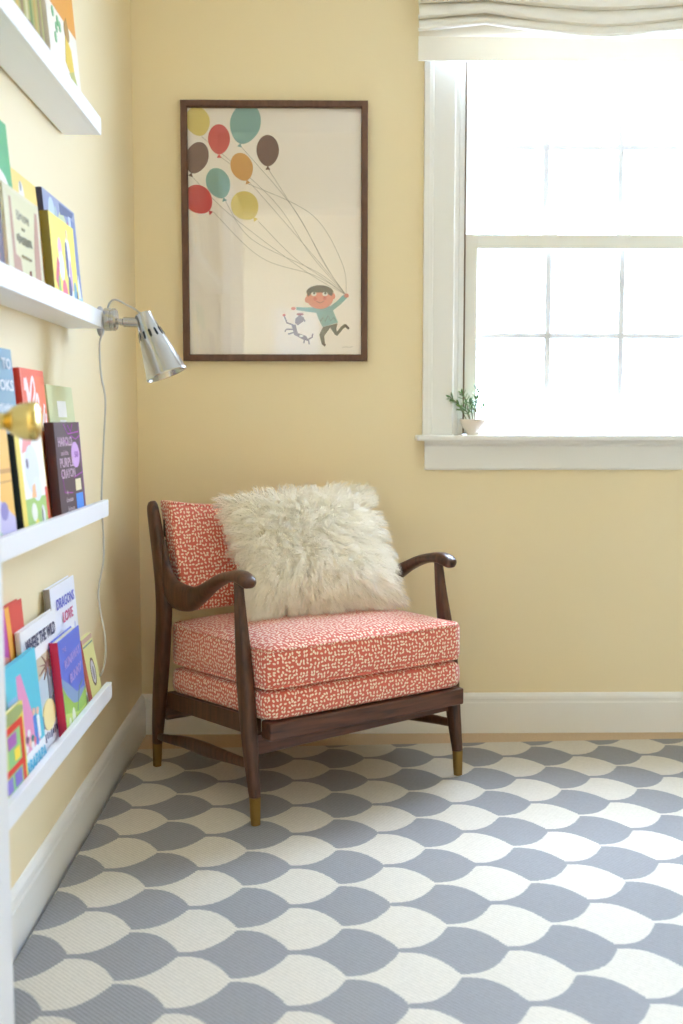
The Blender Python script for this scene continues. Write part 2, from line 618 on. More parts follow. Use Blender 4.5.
# ---- the hall behind the photographer, with a small window of its own
HY, HX0, HX1 = -4.75, -0.6, 1.9
M_HALL = mat('hall_paint', (232, 215, 176), 0.6)
bm = bmesh.new()
hx0, hx1, hz0, hz1 = 0.16, 0.52, 1.28, 1.78
box(bm, HX0 - 0.1, hx0, HY - 0.12, HY, 0, ZC)
box(bm, hx1, HX1 + 0.1, HY - 0.12, HY, 0, ZC)
box(bm, hx0, hx1, HY - 0.12, HY, 0, hz0)
box(bm, hx0, hx1, HY - 0.12, HY, hz1, ZC)
tag(obj('wall_hall_end', bm, M_HALL), 'cream end wall of the hall', 'wall', kind='structure')
bm = bmesh.new()
box(bm, HX1, HX1 + 0.1, HY, YF - 0.12, 0, ZC)
tag(obj('wall_hall_right', bm, M_HALL), 'cream side wall of the hall away from the door hinge', 'wall', kind='structure')
bm = bmesh.new()
gy0, gy1, gz0, gz1 = -4.4, -3.3, 0.7, 2.1
box(bm, HX0 - 0.1, HX0, HY, gy0, 0, ZC)
box(bm, HX0 - 0.1, HX0, gy1, YF - 0.12, 0, ZC)
box(bm, HX0 - 0.1, HX0, gy0, gy1, 0, gz0)
box(bm, HX0 - 0.1, HX0, gy0, gy1, gz1, ZC)
tag(obj('wall_hall_left', bm, M_HALL), 'cream side wall of the hall with an added fill light window', 'wall', kind='structure')
w3 = empty('added_fill_window', (0, 0, 0))  # added unseen window; brightens the hall so fill light comes through the doorway
tag(w3, 'tall unseen hall window added for fill light behind the photographer', 'window', kind='structure')
bm = bmesh.new()
for (a, b_, c, d) in ((gy0, gy0 + 0.05, gz0, gz1), (gy1 - 0.05, gy1, gz0, gz1), (gy0 + 0.05, gy1 - 0.05, gz0, gz0 + 0.05), (gy0 + 0.05, gy1 - 0.05, gz1 - 0.05, gz1), (gy0 + 0.05, gy1 - 0.05, 1.3, 1.34)):
    box(bm, HX0 - 0.07, HX0 - 0.03, a, b_, c, d, 0.002)
obj('sash_frame', bm, M_SASH, w3)
bm = bmesh.new()
box(bm, HX0 - 0.052, HX0 - 0.048, gy0 + 0.05, gy1 - 0.05, gz0 + 0.05, gz1 - 0.05)
obj('pane', bm, M_GLASS, w3)
bm = bmesh.new()
box(bm, HX0 - 0.1, 0, YF - 0.12, YF - 0.06, 0, ZC)
tag(obj('wall_hall_front', bm, M_HALL), 'short cream wall beside the doorway', 'wall', kind='structure')
w2 = empty('window_2', (0, 0, 0))
tag(w2, 'small white hall window reflected in the framed print', 'window', kind='structure')
bm = bmesh.new()
for (a, b_, c, d) in ((hx0, hx0 + 0.03, hz0, hz1), (hx1 - 0.03, hx1, hz0, hz1), (hx0 + 0.03, hx1 - 0.03, hz0, hz0 + 0.03), (hx0 + 0.03, hx1 - 0.03, hz1 - 0.03, hz1), (hx0 + 0.03, hx1 - 0.03, 1.52, 1.545)):
    box(bm, a, b_, HY - 0.07, HY - 0.03, c, d, 0.002)
obj('sash_frame', bm, M_SASH, w2)
bm = bmesh.new()
box(bm, hx0 + 0.03, hx1 - 0.03, HY - 0.052, HY - 0.048, hz0 + 0.03, hz1 - 0.03)
obj('pane', bm, M_GLASS, w2)

bm = bmesh.new()
box(bm, hx0 + 0.002, hx1 - 0.002, HY - 0.025, HY - 0.023, hz0 + 0.01, hz1)
for k in range(5):
    box(bm, hx0 + 0.002, hx1 - 0.002, HY - 0.029, HY - 0.022, hz0 + 0.05 + 0.09 * k, hz0 + 0.058 + 0.09 * k, 0.002)
obj('sheer_shade', bm, M_BLIND, w2)

# ---- door, swung open along the left wall
door = empty('door_1', (0.128, -2.512, 0.010))
tag(door, 'white door opened flat along the ledges with its edge in view', 'door', kind='structure')
bm = bmesh.new()
DW, DH, DT = 0.761, 2.03, 0.034
st = 0.11
box(bm, -DT, 0, 0, st, 0, DH, 0.0015)
box(bm, -DT, 0, DW - st, DW, 0, DH, 0.0015)
rows = [(0, 0.2), (0.86, 1.04), (1.52, 1.62), (DH - 0.12, DH)]
for a, b_ in rows:
    box(bm, -DT, 0, st - 0.001, DW - st + 0.001, a, b_, 0.001)
box(bm, -DT, 0, DW / 2 - 0.05, DW / 2 + 0.05, 0.19, DH - 0.11, 0.001)
box(bm, -DT + 0.01, -0.01, st - 0.002, DW - st + 0.002, 0.1, DH - 0.05)
obj('slab', bm, mat('door_white_paint', (228, 230, 236), 0.4), door)
bm = bmesh.new()
lathe(bm, [(0, 0), (0.030, 0), (0.031, 0.003), (0.027, 0.007), (0.013, 0.010), (0.010, 0.014), (0.0095, 0.024), (0.0115, 0.029),
           (0.017, 0.036), (0.0205, 0.044), (0.0222, 0.053), (0.0228, 0.060), (0.0222, 0.064), (0.019, 0.067), (0.010, 0.069), (0, 0.0695)], 40,
      axis_mtx((0, 0, 0), (1, 0, 0)))
kn = obj('door_knob', bm, M_BRASS, door, smooth=True, angle=50)
kn.location = (0.0005, DW - 0.056, 0.9385)
kn.scale = (1.0, 1.08, 1.08)
kn['label'] = 'polished brass knob of the open door'
bm = bmesh.new()
for z in (0.2, 1.0, 1.8):
    lathe(bm, [(0, -0.045), (0.006, -0.045), (0.006, 0.045), (0, 0.045)], 12, Matrix.Translation((0.004, -0.001, z)))
obj('hinge', bm, M_BRASS, door, smooth=True, angle=50)

# ------------------------------------------------------------------ rug
RZ = 0.022
bm = bmesh.new()
t = bmesh.new()
cs = [(0.022, -0.207), (0.0136, -2.40), (2.46, -2.40), (2.46, -0.088)]
vsb = [t.verts.new((x, y, 0.0)) for x, y in cs]
vst = [t.verts.new((x, y, RZ)) for x, y in cs]
t.faces.new(vst); t.faces.new(vsb[::-1])
for i in range(4):
    t.faces.new((vsb[i], vsb[(i + 1) % 4], vst[(i + 1) % 4], vst[i]))
bmesh.ops.recalc_face_normals(t, faces=t.faces)
bmesh.ops.bevel(t, geom=[e for e in t.edges if all(v.co.z > 0.01 for v in e.verts)], offset=0.006, segments=3, affect='EDGES')
merge(bm, t)
tag(obj('rug', bm, M_RUG), 'large grey and white woven rug with rows of teardrop ovals', 'rug')

# ------------------------------------------------------------------ armchair
O = Vector((0.648, -0.612, 0.0012))
chair = empty('armchair', O, (0, 0, math.radians(33.6)))
tag(chair, 'dark walnut armchair with coral seed print cushions in the corner', 'armchair')

def chair_part(name, bm, m, **k):
    return obj(name, bm, m, k.pop('parent', chair), smooth=k.pop('smooth', True), angle=k.pop('angle', 40), **k)

FX = 0.305
for s in (-1, 1):
    # front leg: floor to arm
    pts = [(s * FX, 0.000, RZ + 0.064), (s * FX, 0.014, 0.16), (s * FX, 0.026, 0.24), (s * FX, 0.040, 0.34), (s * (FX - 0.002), 0.054, 0.42), (s * (FX - 0.004), 0.068, 0.50), (s * (FX - 0.005), 0.078, 0.575)]
    w = [0.024, 0.028, 0.031, 0.032, 0.028, 0.023, 0.019]
    h = [0.025, 0.036, 0.045, 0.048, 0.042, 0.032, 0.022]
    bm = bmesh.new()
    pp = catmull(pts, 4)
    ws = [Vector(v).x for v in catmull([(q, 0, 0) for q in w], 4)]
    hs = [Vector(v).x for v in catmull([(q, 0, 0) for q in h], 4)]
    sweep(bm, pp, (1, 0, 0), ws, hs, 20, 3.2)
    lg = chair_part('leg', bm, M_WALNUT)
    bm = bmesh.new()
    sweep(bm, [(s * FX, -0.0025, RZ), (s * FX, -0.0015, RZ + 0.02), (s * FX, 0.000, RZ + 0.064)], (1, 0, 0), [0.0205, 0.0225, 0.0248], [0.0205, 0.0225, 0.0258], 20, 2.6)
    chair_part('brass_ferrule', bm, M_OLDBRASS, parent=lg)['label'] = 'brass foot cap'
    # rear leg and back post in one piece
    rx = -0.314 if s < 0 else 0.288
    pts = [(rx, 0.509, RZ + 0.064), (rx, 0.502, 0.14), (rx, 0.487, 0.23), (rx, 0.468, 0.34), (rx, 0.456, 0.44), (rx, 0.456, 0.50), (rx, 0.470, 0.57), (rx, 0.494, 0.65), (rx, 0.515, 0.715), (rx, 0.521, 0.733)]
    w = [0.024, 0.028, 0.031, 0.032, 0.032, 0.032, 0.030, 0.028, 0.025, 0.016]
    h = [0.025, 0.038, 0.050, 0.054, 0.058, 0.060, 0.056, 0.048, 0.040, 0.024]
    pp = catmull(pts, 4)
    ws = [Vector(v).x for v in catmull([(q, 0, 0) for q in w], 4)]
    hs = [Vector(v).x for v in catmull([(q, 0, 0) for q in h], 4)]
    bm = bmesh.new()
    sweep(bm, pp, (1, 0, 0), ws, hs, 20, 3.0)
    bp_ = chair_part('back_post', bm, M_WALNUT)
    bm = bmesh.new()
    sweep(bm, [(rx, 0.5125, RZ), (rx, 0.511, RZ + 0.02), (rx, 0.509, RZ + 0.064)], (1, 0, 0), [0.0205, 0.0225, 0.0248], [0.0205, 0.0225, 0.0248], 20, 2.6)
    chair_part('brass_ferrule', bm, M_OLDBRASS, parent=bp_)['label'] = 'brass foot cap'
    # swooping arm; rises into the inner edge of the back post
    ax = FX - 0.005
    pts = [(rx, 0.448, 0.640), (rx, 0.438, 0.580), (rx, 0.422, 0.536), (rx * 0.995, 0.385, 0.505), (s * ax, 0.325, 0.501), (s * ax, 0.265, 0.522), (s * ax, 0.210, 0.549), (s * ax, 0.158, 0.571), (s * ax, 0.110, 0.584), (s * ax, 0.070, 0.588), (s * ax, 0.044, 0.584), (s * ax, 0.026, 0.577), (s * ax, 0.018, 0.573)]
    w = [0.010, 0.020, 0.027, 0.031, 0.034, 0.037, 0.040, 0.042, 0.044, 0.045, 0.043, 0.035, 0.015]
    h = [0.010, 0.030, 0.060, 0.074, 0.064, 0.044, 0.031, 0.027, 0.026, 0.030, 0.031, 0.026, 0.012]
    pp = catmull(pts, 5)
    ws = [Vector(v).x for v in catmull([(q, 0, 0) for q in w], 5)]
    hs = [Vector(v).x for v in catmull([(q, 0, 0) for q in h], 5)]
    bm = bmesh.new()
    sweep(bm, pp, (1, 0, 0), ws, hs, 20, 2.5)
    chair_part('armrest', bm, M_WALNUT)
    # side rail under the seat (slopes down to the back)
    bm = bmesh.new()
    xo, xi = s * 0.300, s * 0.270
    x0_, x1_ = sorted((xo, xi))
    prism(bm, [(x0_, 0.03, 0.268), (x0_, 0.03, 0.224), (x0_, 0.475, 0.188), (x0_, 0.475, 0.230)], (x1_ - x0_, 0, 0))
    chair_part('side_rail', bm, M_WALNUT, smooth=False)
    # low side stretcher, paddle shaped
    sx = s * 0.302
    pts = [(sx, 0.020, 0.156), (sx, 0.08, 0.150), (sx, 0.18, 0.140), (sx, 0.27, 0.131), (sx, 0.37, 0.121), (rx, 0.45, 0.112), (rx, 0.500, 0.107)]
    bm = bmesh.new()
    sweep(bm, catmull(pts, 3), (1, 0, 0), 0.016, [v.x for v in catmull([(q, 0, 0) for q in (0.022, 0.024, 0.032, 0.038, 0.032, 0.022, 0.018)], 3)], 14, 2.6)
    chair_part('stretcher', bm, M_WALNUT)

bm = bmesh.new()
box(bm, -0.284, 0.294, -0.036, 0.006, 0.220, 0.262, 0.004, seg=3)
chair_part('front_rail', bm, M_WALNUTX, smooth=False)
bm = bmesh.new()
prism(bm, [(-0.292, 0.022, 0.222), (0.292, 0.022, 0.222), (0.292, 0.022, 0.190), (-0.292, 0.022, 0.176)], (0, 0.022, 0))
chair_part('front_apron', bm, M_WALNUTX, smooth=False)
bm = bmesh.new()
box(bm, -0.30, 0.276, 0.478, 0.498, 0.152, 0.222, 0.003)
chair_part('rear_rail', bm, M_WALNUTX, smooth=False)
bm = bmesh.new()
box(bm, -0.29, 0.276, 0.492, 0.508, 0.640, 0.690, 0.004)
chair_part('back_rail', bm, M_WALNUTX, smooth=False)
bm = bmesh.new()
box(bm, -0.29, 0.276, 0.452, 0.468, 0.455, 0.500, 0.004)
chair_part('back_rail', bm, M_WALNUTX, smooth=False)

# seat deck and seat cushion (both slope gently down to the back)
def slope(y, k): return -k * (y - 0.0)
def deck_fn(p, u):
    x, y, z = p
    Y = y + 0.222
    zz = z + 0.2985
    zz += -0.075 * (Y + 0.03)
    bulge = 0.004 * (1 - u.z * u.z)
    if abs(u.y + 1) < 1e-6: Y -= bulge
    if abs(u.x) > 0.999: x += math.copysign(bulge, u.x)
    return Vector((x, Y, zz))
bm = bmesh.new()
rounded_box(bm, 0.287, 0.251, 0.0375, 0.018, 20, 18, 6, deck_fn)
chair_part('seat_deck', bm, M_CORAL, uv=True, angle=80)
def cush_fn(p, u):
    x, y, z = p
    Y = y + 0.220
    zz = z + 0.3855
    top = (u.z + 1) / 2
    zz += -0.065 * (Y + 0.03) * (1 - 0.55 * top)
    cr = max(0, (1 - u.x ** 4)) * max(0, (1 - u.y ** 4))
    zz += 0.024 * cr * top
    b_ = 0.006 * (1 - u.z * u.z)
    if abs(u.y + 1) < 1e-6: Y -= b_ * (1 - u.x ** 4)
    if abs(u.x) > 0.999: x += math.copysign(b_ * (1 - u.y ** 4), u.x)
    return Vector((x, Y, zz))
bm = bmesh.new()
rounded_box(bm, 0.287, 0.254, 0.0475, 0.014, 22, 20, 8, cush_fn)
sc_ = chair_part('seat_cushion', bm, M_CORAL, uv=True, angle=80)
def piping(fn, hx, hy, z, r, uz, parent):
    pts = []
    R = 0.03
    n = 26
    def cor(cx, cy, a0):
        for k in range(6):
            a_ = a0 + (PI / 2) * k / 5
            pts.append((cx + R * math.cos(a_), cy + R * math.sin(a_)))
    def seg(p, q):
        for k in range(1, 12):
            pts.append((p[0] + (q[0] - p[0]) * k / 12, p[1] + (q[1] - p[1]) * k / 12))
    cor(hx - R, hy - R, 0); seg((hx - R, hy), (-hx + R, hy))
    cor(-hx + R, hy - R, PI / 2); seg((-hx, hy - R), (-hx, -hy + R))
    cor(-hx + R, -hy + R, PI); seg((-hx + R, -hy), (hx - R, -hy))
    cor(hx - R, -hy + R, 1.5 * PI); seg((hx, -hy + R), (hx, hy - R))
    path = [fn(Vector((x, y, z)), Vector((max(-1, min(1, x / hx)) * 0.9985, max(-1, min(1, y / hy)) * 0.9985, uz))) for x, y in pts]
    bm = bmesh.new()
    tube(bm, path, r, 8, closed=True)
    chair_part('piping', bm, M_CORAL, parent=parent, uv=True, angle=80)
piping(cush_fn, 0.286, 0.253, 0.0425, 0.0042, 0.9, sc_)
piping(cush_fn, 0.287, 0.254, -0.0425, 0.0042, -0.9, sc_)

# back cushion: thick boxed pad, curved between the posts, dipped top edge
def back_fn(p, u):
    x, y, z = p
    v = (u.z + 1) / 2
    zb = 0.452
    hgt = 0.288 - 0.026 * (1 - (abs(u.x)) ** 2.2)
    Z = zb + v * hgt
    Y = 0.432 + 0.062 * v + 0.045 * (1 - abs(u.x) ** 2) * (0.35 + 0.65 * v)
    th = y * (0.86 + 0.14 * v)
    Z += (z - u.z * 0.15) * 1.0
    fr = -0.012 * (1 - u.x ** 4) * (1 - u.z ** 4) if u.y < -0.99 else 0
    X = x * (1 - 0.03 * (1 - v)) - 0.012
    return Vector((X, Y + th + fr, Z))
bm = bmesh.new()
rounded_box(bm, 0.279, 0.038, 0.15, 0.012, 22, 6, 16, back_fn)
bc_ = chair_part('backrest_cushion', bm, M_CORAL, uv=True, angle=80)
bm = bmesh.new()
tube(bm, [back_fn(Vector((-0.268 + 0.536 * k / 24, -0.038, 0.150)), Vector((-0.96 + 1.92 * k / 24, -0.98, 1.0))) + Vector((0, 0.003, -0.004)) for k in range(25)], 0.004, 8)
chair_part('piping', bm, M_CORAL, parent=bc_, uv=True, angle=80)

# ------------------------------------------------------------------ fur pillow
def build_pillow():
    rnd = np.random.default_rng(11)
    ch = Matrix.Translation(O) @ Matrix.Rotation(math.radians(33.6), 4, 'Z')
    # local frame: u across, v up the face, n out of the face
    base = Vector((0.030, 0.206, 0.468))
    yaw = math.radians(-13)
    lean = math.radians(38)
    Rm = Matrix.Rotation(yaw, 4, 'Z') @ Matrix.Rotation(-lean, 4, 'X')
    roll = Matrix.Rotation(math.radians(-2.5), 4, 'Y')
    mtx = ch @ Matrix.Translation(base) @ Rm @ roll
    root = empty('fur_pillow')
    root.matrix_world = mtx
    tag(root, 'shaggy ivory sheepskin throw pillow leaning on the armchair back', 'pillow')
    W, Hh, TH = 0.196, 0.168, 0.055
    def surf(a, b_, s):
        # a, b_ in [-1,1]; pillow bulge, pinched corners
        k = max(0.0, (1 - abs(a) ** 2.6)) ** 0.55 * max(0.0, (1 - abs(b_) ** 2.6)) ** 0.55
        pinch = 1 - 0.05 * (1 - abs(a) ** 2) * (abs(b_) ** 2)
        pinch2 = 1 - 0.05 * (1 - abs(b_) ** 2) * (abs(a) ** 2)
        return Vector((a * W * pinch2, -s * (TH * k + 0.004), Hh + b_ * Hh * pinch))
    N = 24
    bm = bmesh.new()
    g = {}
    for s in (1, -1):
        for i in range(N + 1):
            for j in range(N + 1):
                g[s, i, j] = bm.verts.new(surf(-1 + 2 * i / N, -1 + 2 * j / N, s))
        for i in range(N):
            for j in range(N):
                bm.faces.new((g[s, i, j], g[s, i + 1, j], g[s, i + 1, j + 1], g[s, i, j + 1]))
    for i in range(N):
        for (p, q) in (((i, 0), (i + 1, 0)), ((i, N), (i + 1, N)), ((0, i), (0, i + 1)), ((N, i), (N, i + 1))):
            bm.faces.new((g[1, *p], g[1, *q], g[-1, *q], g[-1, *p]))
    obj('pad', bm, mat('sheepskin_hide', (253, 251, 246), 0.9, spec=0.1), root, smooth=True)
    # strands: thin tapered ribbons gathered in locks
    NS = 34000
    NC = 1700
    def sample(n):
        out = []
        for _ in range(n):
            a, b_ = rnd.uniform(-1, 1, 2)
            s = 1 if rnd.random() < 0.80 else -1
            if rnd.random() < 0.22:
                if rnd.random() < 0.5: a = math.copysign(1 - 0.04 * rnd.random(), a)
                else: b_ = math.copysign(1 - 0.04 * rnd.random(), b_)
            out.append((a, b_, s))
        return out
    def nrm(a, b_, s):
        e = 0.02
        p = surf(a, b_, s)
        a2 = a - e if a > 0 else a + e
        b2 = b_ - e if b_ > 0 else b_ + e
        du = (surf(a2, b_, s) - p) * (1 if a2 > a else -1)
        dv = (surf(a, b2, s) - p) * (1 if b2 > b_ else -1)
        n = du.cross(dv) * s
        n.normalize()
        edge = max(abs(a), abs(b_)) ** 6
        n = n + Vector((a, 0, b_)) * edge * 1.6
        return n.normalized()
    cl = sample(NC)
    cp = np.array([surf(*c) for c in cl])
    cn = np.array([nrm(*c) for c in cl])
    # combing: locks sweep outwards and sag, with a wandering direction
    cd = np.empty_like(cn)
    for i, (a, b_, s) in enumerate(cl):
        sw = Vector((0.75 * a + 0.35 * math.sin(5 * b_ + 1.7) + rnd.normal(0, 0.35), 0, 0.45 * b_ - 0.45 + rnd.normal(0, 0.35)))
        edge = max(abs(a), abs(b_)) ** 5
        d = Vector(cn[i]) * 0.62 + sw * (0.9 - 0.35 * edge)
        if s < 0: d = Vector(cn[i]) * 0.25 + sw * 0.6
        cd[i] = d.normalized()
    clen = rnd.uniform(0.030, 0.058, NC) * np.array([0.85 if s < 0 else 1.0 for _, _, s in cl])
    sm = sample(NS)
    sp = np.array([surf(*c) for c in sm])
    sn = np.array([nrm(*c) for c in sm])
    side = np.array([c[2] for c in sm])
    cs_ = np.array([c[2] for c in cl])
    K = 5
    verts = np.zeros((NS, (K + 1) * 2, 3))
    for i in range(NS):
        d2 = ((cp - sp[i]) ** 2).sum(1) + (cs_ != side[i]) * 1.0
        c = int(np.argmin(d2))
        L = clen[c] * rnd.uniform(0.75, 1.2)
        d = cd[c] + rnd.normal(0, 0.16, 3)
        d /= np.linalg.norm(d)
        tip = cp[c] + cd[c] * clen[c] * 1.05
        p0 = sp[i] - sn[i] * 0.003
        ph = rnd.uniform(0, 6.28)
        ax = np.cross(d, sn[i] + d * 0.001 + rnd.normal(0, 0.35, 3)); ax /= np.linalg.norm(ax)
        width = rnd.uniform(0.0007, 0.0013)
        for k in range(K + 1):
            t_ = k / K
            q = p0 + sn[i] * L * 0.45 * t_ * (1 - t_) + d * L * t_
            wgt = 0.42 * t_ ** 1.6
            q = q * (1 - wgt) + tip * wgt
            q = q + ax * 0.0035 * math.sin(ph + t_ * 7) * t_ + np.array([0, 0, -0.010 * t_ * t_])
            ww = width * (1 - t_ ** 2 * 0.85)
            verts[i, 2 * k] = q - ax * ww
            verts[i, 2 * k + 1] = q + ax * ww
    V = verts.reshape(-1, 3)
    # the fleece lies on the seat and against the back cushion, never inside them
    M = np.array(Matrix.Rotation(-math.radians(33.6), 4, 'Z') @ Matrix.Translation(-O) @ mtx)
    Q = V @ M[:3, :3].T + M[:3, 3]
    def settle():
        ux, uy = np.clip(Q[:, 0] / 0.287, -1, 1), np.clip((Q[:, 1] - 0.220) / 0.254, -1, 1)
        zs = 0.433 + 0.024 * (1 - ux ** 4) * (1 - uy ** 4) - 0.065 * (Q[:, 1] + 0.03) * 0.45
        Q[:, 2] = np.maximum(Q[:, 2], zs + 0.003)
        v_ = np.clip((Q[:, 2] - 0.452) / 0.27, 0, 1)
        yb = 0.432 + 0.062 * v_ + 0.045 * (1 - ux ** 2) * (0.35 + 0.65 * v_) - 0.038 - 0.012
        Q[:, 1] = np.where(Q[:, 2] < 0.765, np.minimum(Q[:, 1], yb - 0.004), Q[:, 1])
    settle(); settle()
    V = (Q - M[:3, 3]) @ M[:3, :3]
    b0 = (np.arange(NS) * (K + 1) * 2)[:, None]
    fs = []
    for k in range(K):
        fs.append(np.concatenate([b0 + 2 * k, b0 + 2 * k + 1, b0 + 2 * k + 3, b0 + 2 * k + 2], 1))
    F = np.concatenate(fs, 0)
    me = bpy.data.meshes.new('fur')
    me.vertices.add(len(V)); me.vertices.foreach_set('co', V.ravel())
    me.loops.add(F.size); me.loops.foreach_set('vertex_index', F.ravel().astype(np.int32))
    me.polygons.add(len(F))
    me.polygons.foreach_set('loop_start', np.arange(0, F.size, 4, dtype=np.int32))
    me.polygons.foreach_set('loop_total', np.full(len(F), 4, dtype=np.int32))
    me.polygons.foreach_set('use_smooth', np.ones(len(F), dtype=bool))
    me.update(calc_edges=True)
    me.materials.append(M_FUR)
    f = bpy.data.objects.new('fur', me)
    link(f, root)
    f['kind'] = 'stuff'
build_pillow()

# ------------------------------------------------------------------ flat art helpers (printed shapes on paper / covers)
class Art:
    """coloured flat shapes on a sheet; coordinates in metres on the sheet (u right, v up)"""
    def __init__(s, clip=None):
        s.bm = bmesh.new(); s.mats = []; s.lay = 0; s.clip = clip
    def mi(s, rgb):
        m = ink(rgb)
        if m not in s.mats: s.mats.append(m)
        return s.mats.index(m)
    def poly(s, pts, rgb):
        if s.clip: pts = clip_poly(pts, *s.clip)
        if len(pts) < 3: return
        s.lay += 1
        z = 0.00006 * s.lay
        prism(s.bm, [(u, v, 0) for u, v in pts], (0, 0, z), s.mi(rgb))
    def rect(s, u0, v0, u1, v1, rgb): s.poly([(u0, v0), (u1, v0), (u1, v1), (u0, v1)], rgb)
    def ell(s, u, v, ru, rv, rgb, rot=0, n=28, a0=0, a1=2 * PI):
        c, q = math.cos(rot), math.sin(rot)
        pts = []
        full = abs(a1 - a0 - 2 * PI) < 1e-6
        for k in range(n if full else n + 1):
            t_ = a0 + (a1 - a0) * k / n
            x, y = ru * math.cos(t_), rv * math.sin(t_)
            pts.append((u + x * c - y * q, v + x * q + y * c))
        s.poly(pts, rgb)
    def line(s, pts, w, rgb):
        P = [Vector((p[0], p[1])) for p in pts]
        L, R = [], []
        for i, p in enumerate(P):
            t_ = (P[min(i + 1, len(P) - 1)] - P[max(i - 1, 0)]).normalized()
            n_ = Vector((-t_.y, t_.x)) * (w[i] if isinstance(w, (list, tuple)) else w) / 2
            L.append(p + n_); R.append(p - n_)
        s.lay += 1
        z = 0.00006 * s.lay
        m_ = s.mi(rgb)
        for i in range(len(P) - 1):
            prism(s.bm, [(*R[i], 0), (*R[i + 1], 0), (*L[i + 1], 0), (*L[i], 0)], (0, 0, z), m_)
    def strokes(s, u0, v0, u1, v1, n, rgb, seed=1):
        # a line of printing too small to read: short upright strokes
        r = random.Random(seed)
        p = (u1 - u0) / n
        for i in range(n):
            x = u0 + p * i
            lo, hi = v0 + (v1 - v0) * 0.25 * r.random(), v1 - (v1 - v0) * 0.25 * r.random()
            s.rect(x, lo, x + p * 0.45, hi, rgb)
            if r.random() < 0.55:
                y = lo + (hi - lo) * r.choice((0.05, 0.45, 0.85))
                s.rect(x, y, x + p * 0.95, y + (hi - lo) * 0.16, rgb)
    def done(s, name, parent, mtx):
        if not s.mats: s.mats.append(ink((255, 255, 255)))
        o = obj(name, s.bm, s.mats, parent)
        o.matrix_local = mtx
        return o

def clip_poly(pts, u0, v0, u1, v1):
    def cut(P, ins, inter):
        out = []
        for i in range(len(P)):
            a, b_ = P[i - 1], P[i]
            if ins(b_):
                if not ins(a): out.append(inter(a, b_))
                out.append(b_)
            elif ins(a): out.append(inter(a, b_))
        return out
    def ix(c): return lambda a, b_: (c, a[1] + (b_[1] - a[1]) * (c - a[0]) / (b_[0] - a[0]))
    def iy(c): return lambda a, b_: (a[0] + (b_[0] - a[0]) * (c - a[1]) / (b_[1] - a[1]), c)
    P = [tuple(p) for p in pts]
    for f in ((lambda p: p[0] >= u0, ix(u0)), (lambda p: p[0] <= u1, ix(u1)), (lambda p: p[1] >= v0, iy(v0)), (lambda p: p[1] <= v1, iy(v1))):
        if P: P = cut(P, *f)
    return P

_txt = {}
def text_mesh(body, size, width=None, bold=0.0, spacing=1.0, shear=0.0):
    cu = bpy.data.curves.new('lettering', 'FONT')
    cu.body = body
    cu.size = size
    cu.align_x = 'CENTER'; cu.align_y = 'CENTER'
    cu.extrude = 0.00015
    cu.offset = bold
    cu.shear = shear
    cu.space_character = spacing
    cu.resolution_u = 2
    o = bpy.data.objects.new('lettering', cu)
    COL.objects.link(o)
    dg = bpy.context.evaluated_depsgraph_get()
    dg.update()
    me = bpy.data.meshes.new_from_object(o.evaluated_get(dg))
    bpy.data.objects.remove(o)
    bpy.data.curves.remove(cu)
    xs = [v.co.x for v in me.vertices]
    if xs and width:
        k = width / (max(xs) - min(xs))
        c = (max(xs) + min(xs)) / 2
        for v in me.vertices: v.co.x = (v.co.x - c) * k
    return me

def lettering(items, parent, mtx, name='lettering'):
    """items: (body, u, v, size, width, rgb, rot, bold, shear)"""
    for it in items:
        body, u, v, size, width, rgb, rot, bold, shear = (list(it) + [0, 0, 0])[:9]
        me = text_mesh(body, size, width, bold, shear=shear)
        bm = bmesh.new()
        t = bmesh.new(); t.from_mesh(me)
        bpy.data.meshes.remove(me)
        merge(bm, t, 0, Matrix.Translation((u, v, 0)) @ Matrix.Rotation(rot, 4, 'Z'))
        o = obj(name, bm, ink(rgb), parent)
        o.matrix_local = mtx

# ------------------------------------------------------------------ framed print
PX0, PX1, PZ0, PZ1 = 0.141, 0.681, 1.123, 1.866
fr = empty('framed_print', (PX0, YB - 0.024, PZ0))
tag(fr, 'walnut framed print of a boy running with balloons, above the armchair', 'picture')
FW = 0.019
PW, PH = PX1 - PX0, PZ1 - PZ0
bm = bmesh.new()
# mitred moulding
prof = [(0, 0.023), (0, 0.001), (0.002, -0.001), (FW - 0.003, -0.001), (FW, 0.003), (FW, 0.010), (FW - 0.004, 0.010), (FW - 0.004, 0.023)]
cor = [(0, 0, 1, 1), (PW, 0, -1, 1), (PW, PH, -1, -1), (0, PH, 1, -1)]
rings(bm, [[(cx + sx * a_, y, cz + sz * a_) for a_, y in prof] for cx, cz, sx, sz in cor], closed=True)
obj('frame', bm, M_FRAME, fr)
bm = bmesh.new()
box(bm, FW - 0.002, PW - FW + 0.002, 0.0105, 0.012, FW - 0.002, PH - FW + 0.002)
obj('glass', bm, M_PICGLASS, fr)
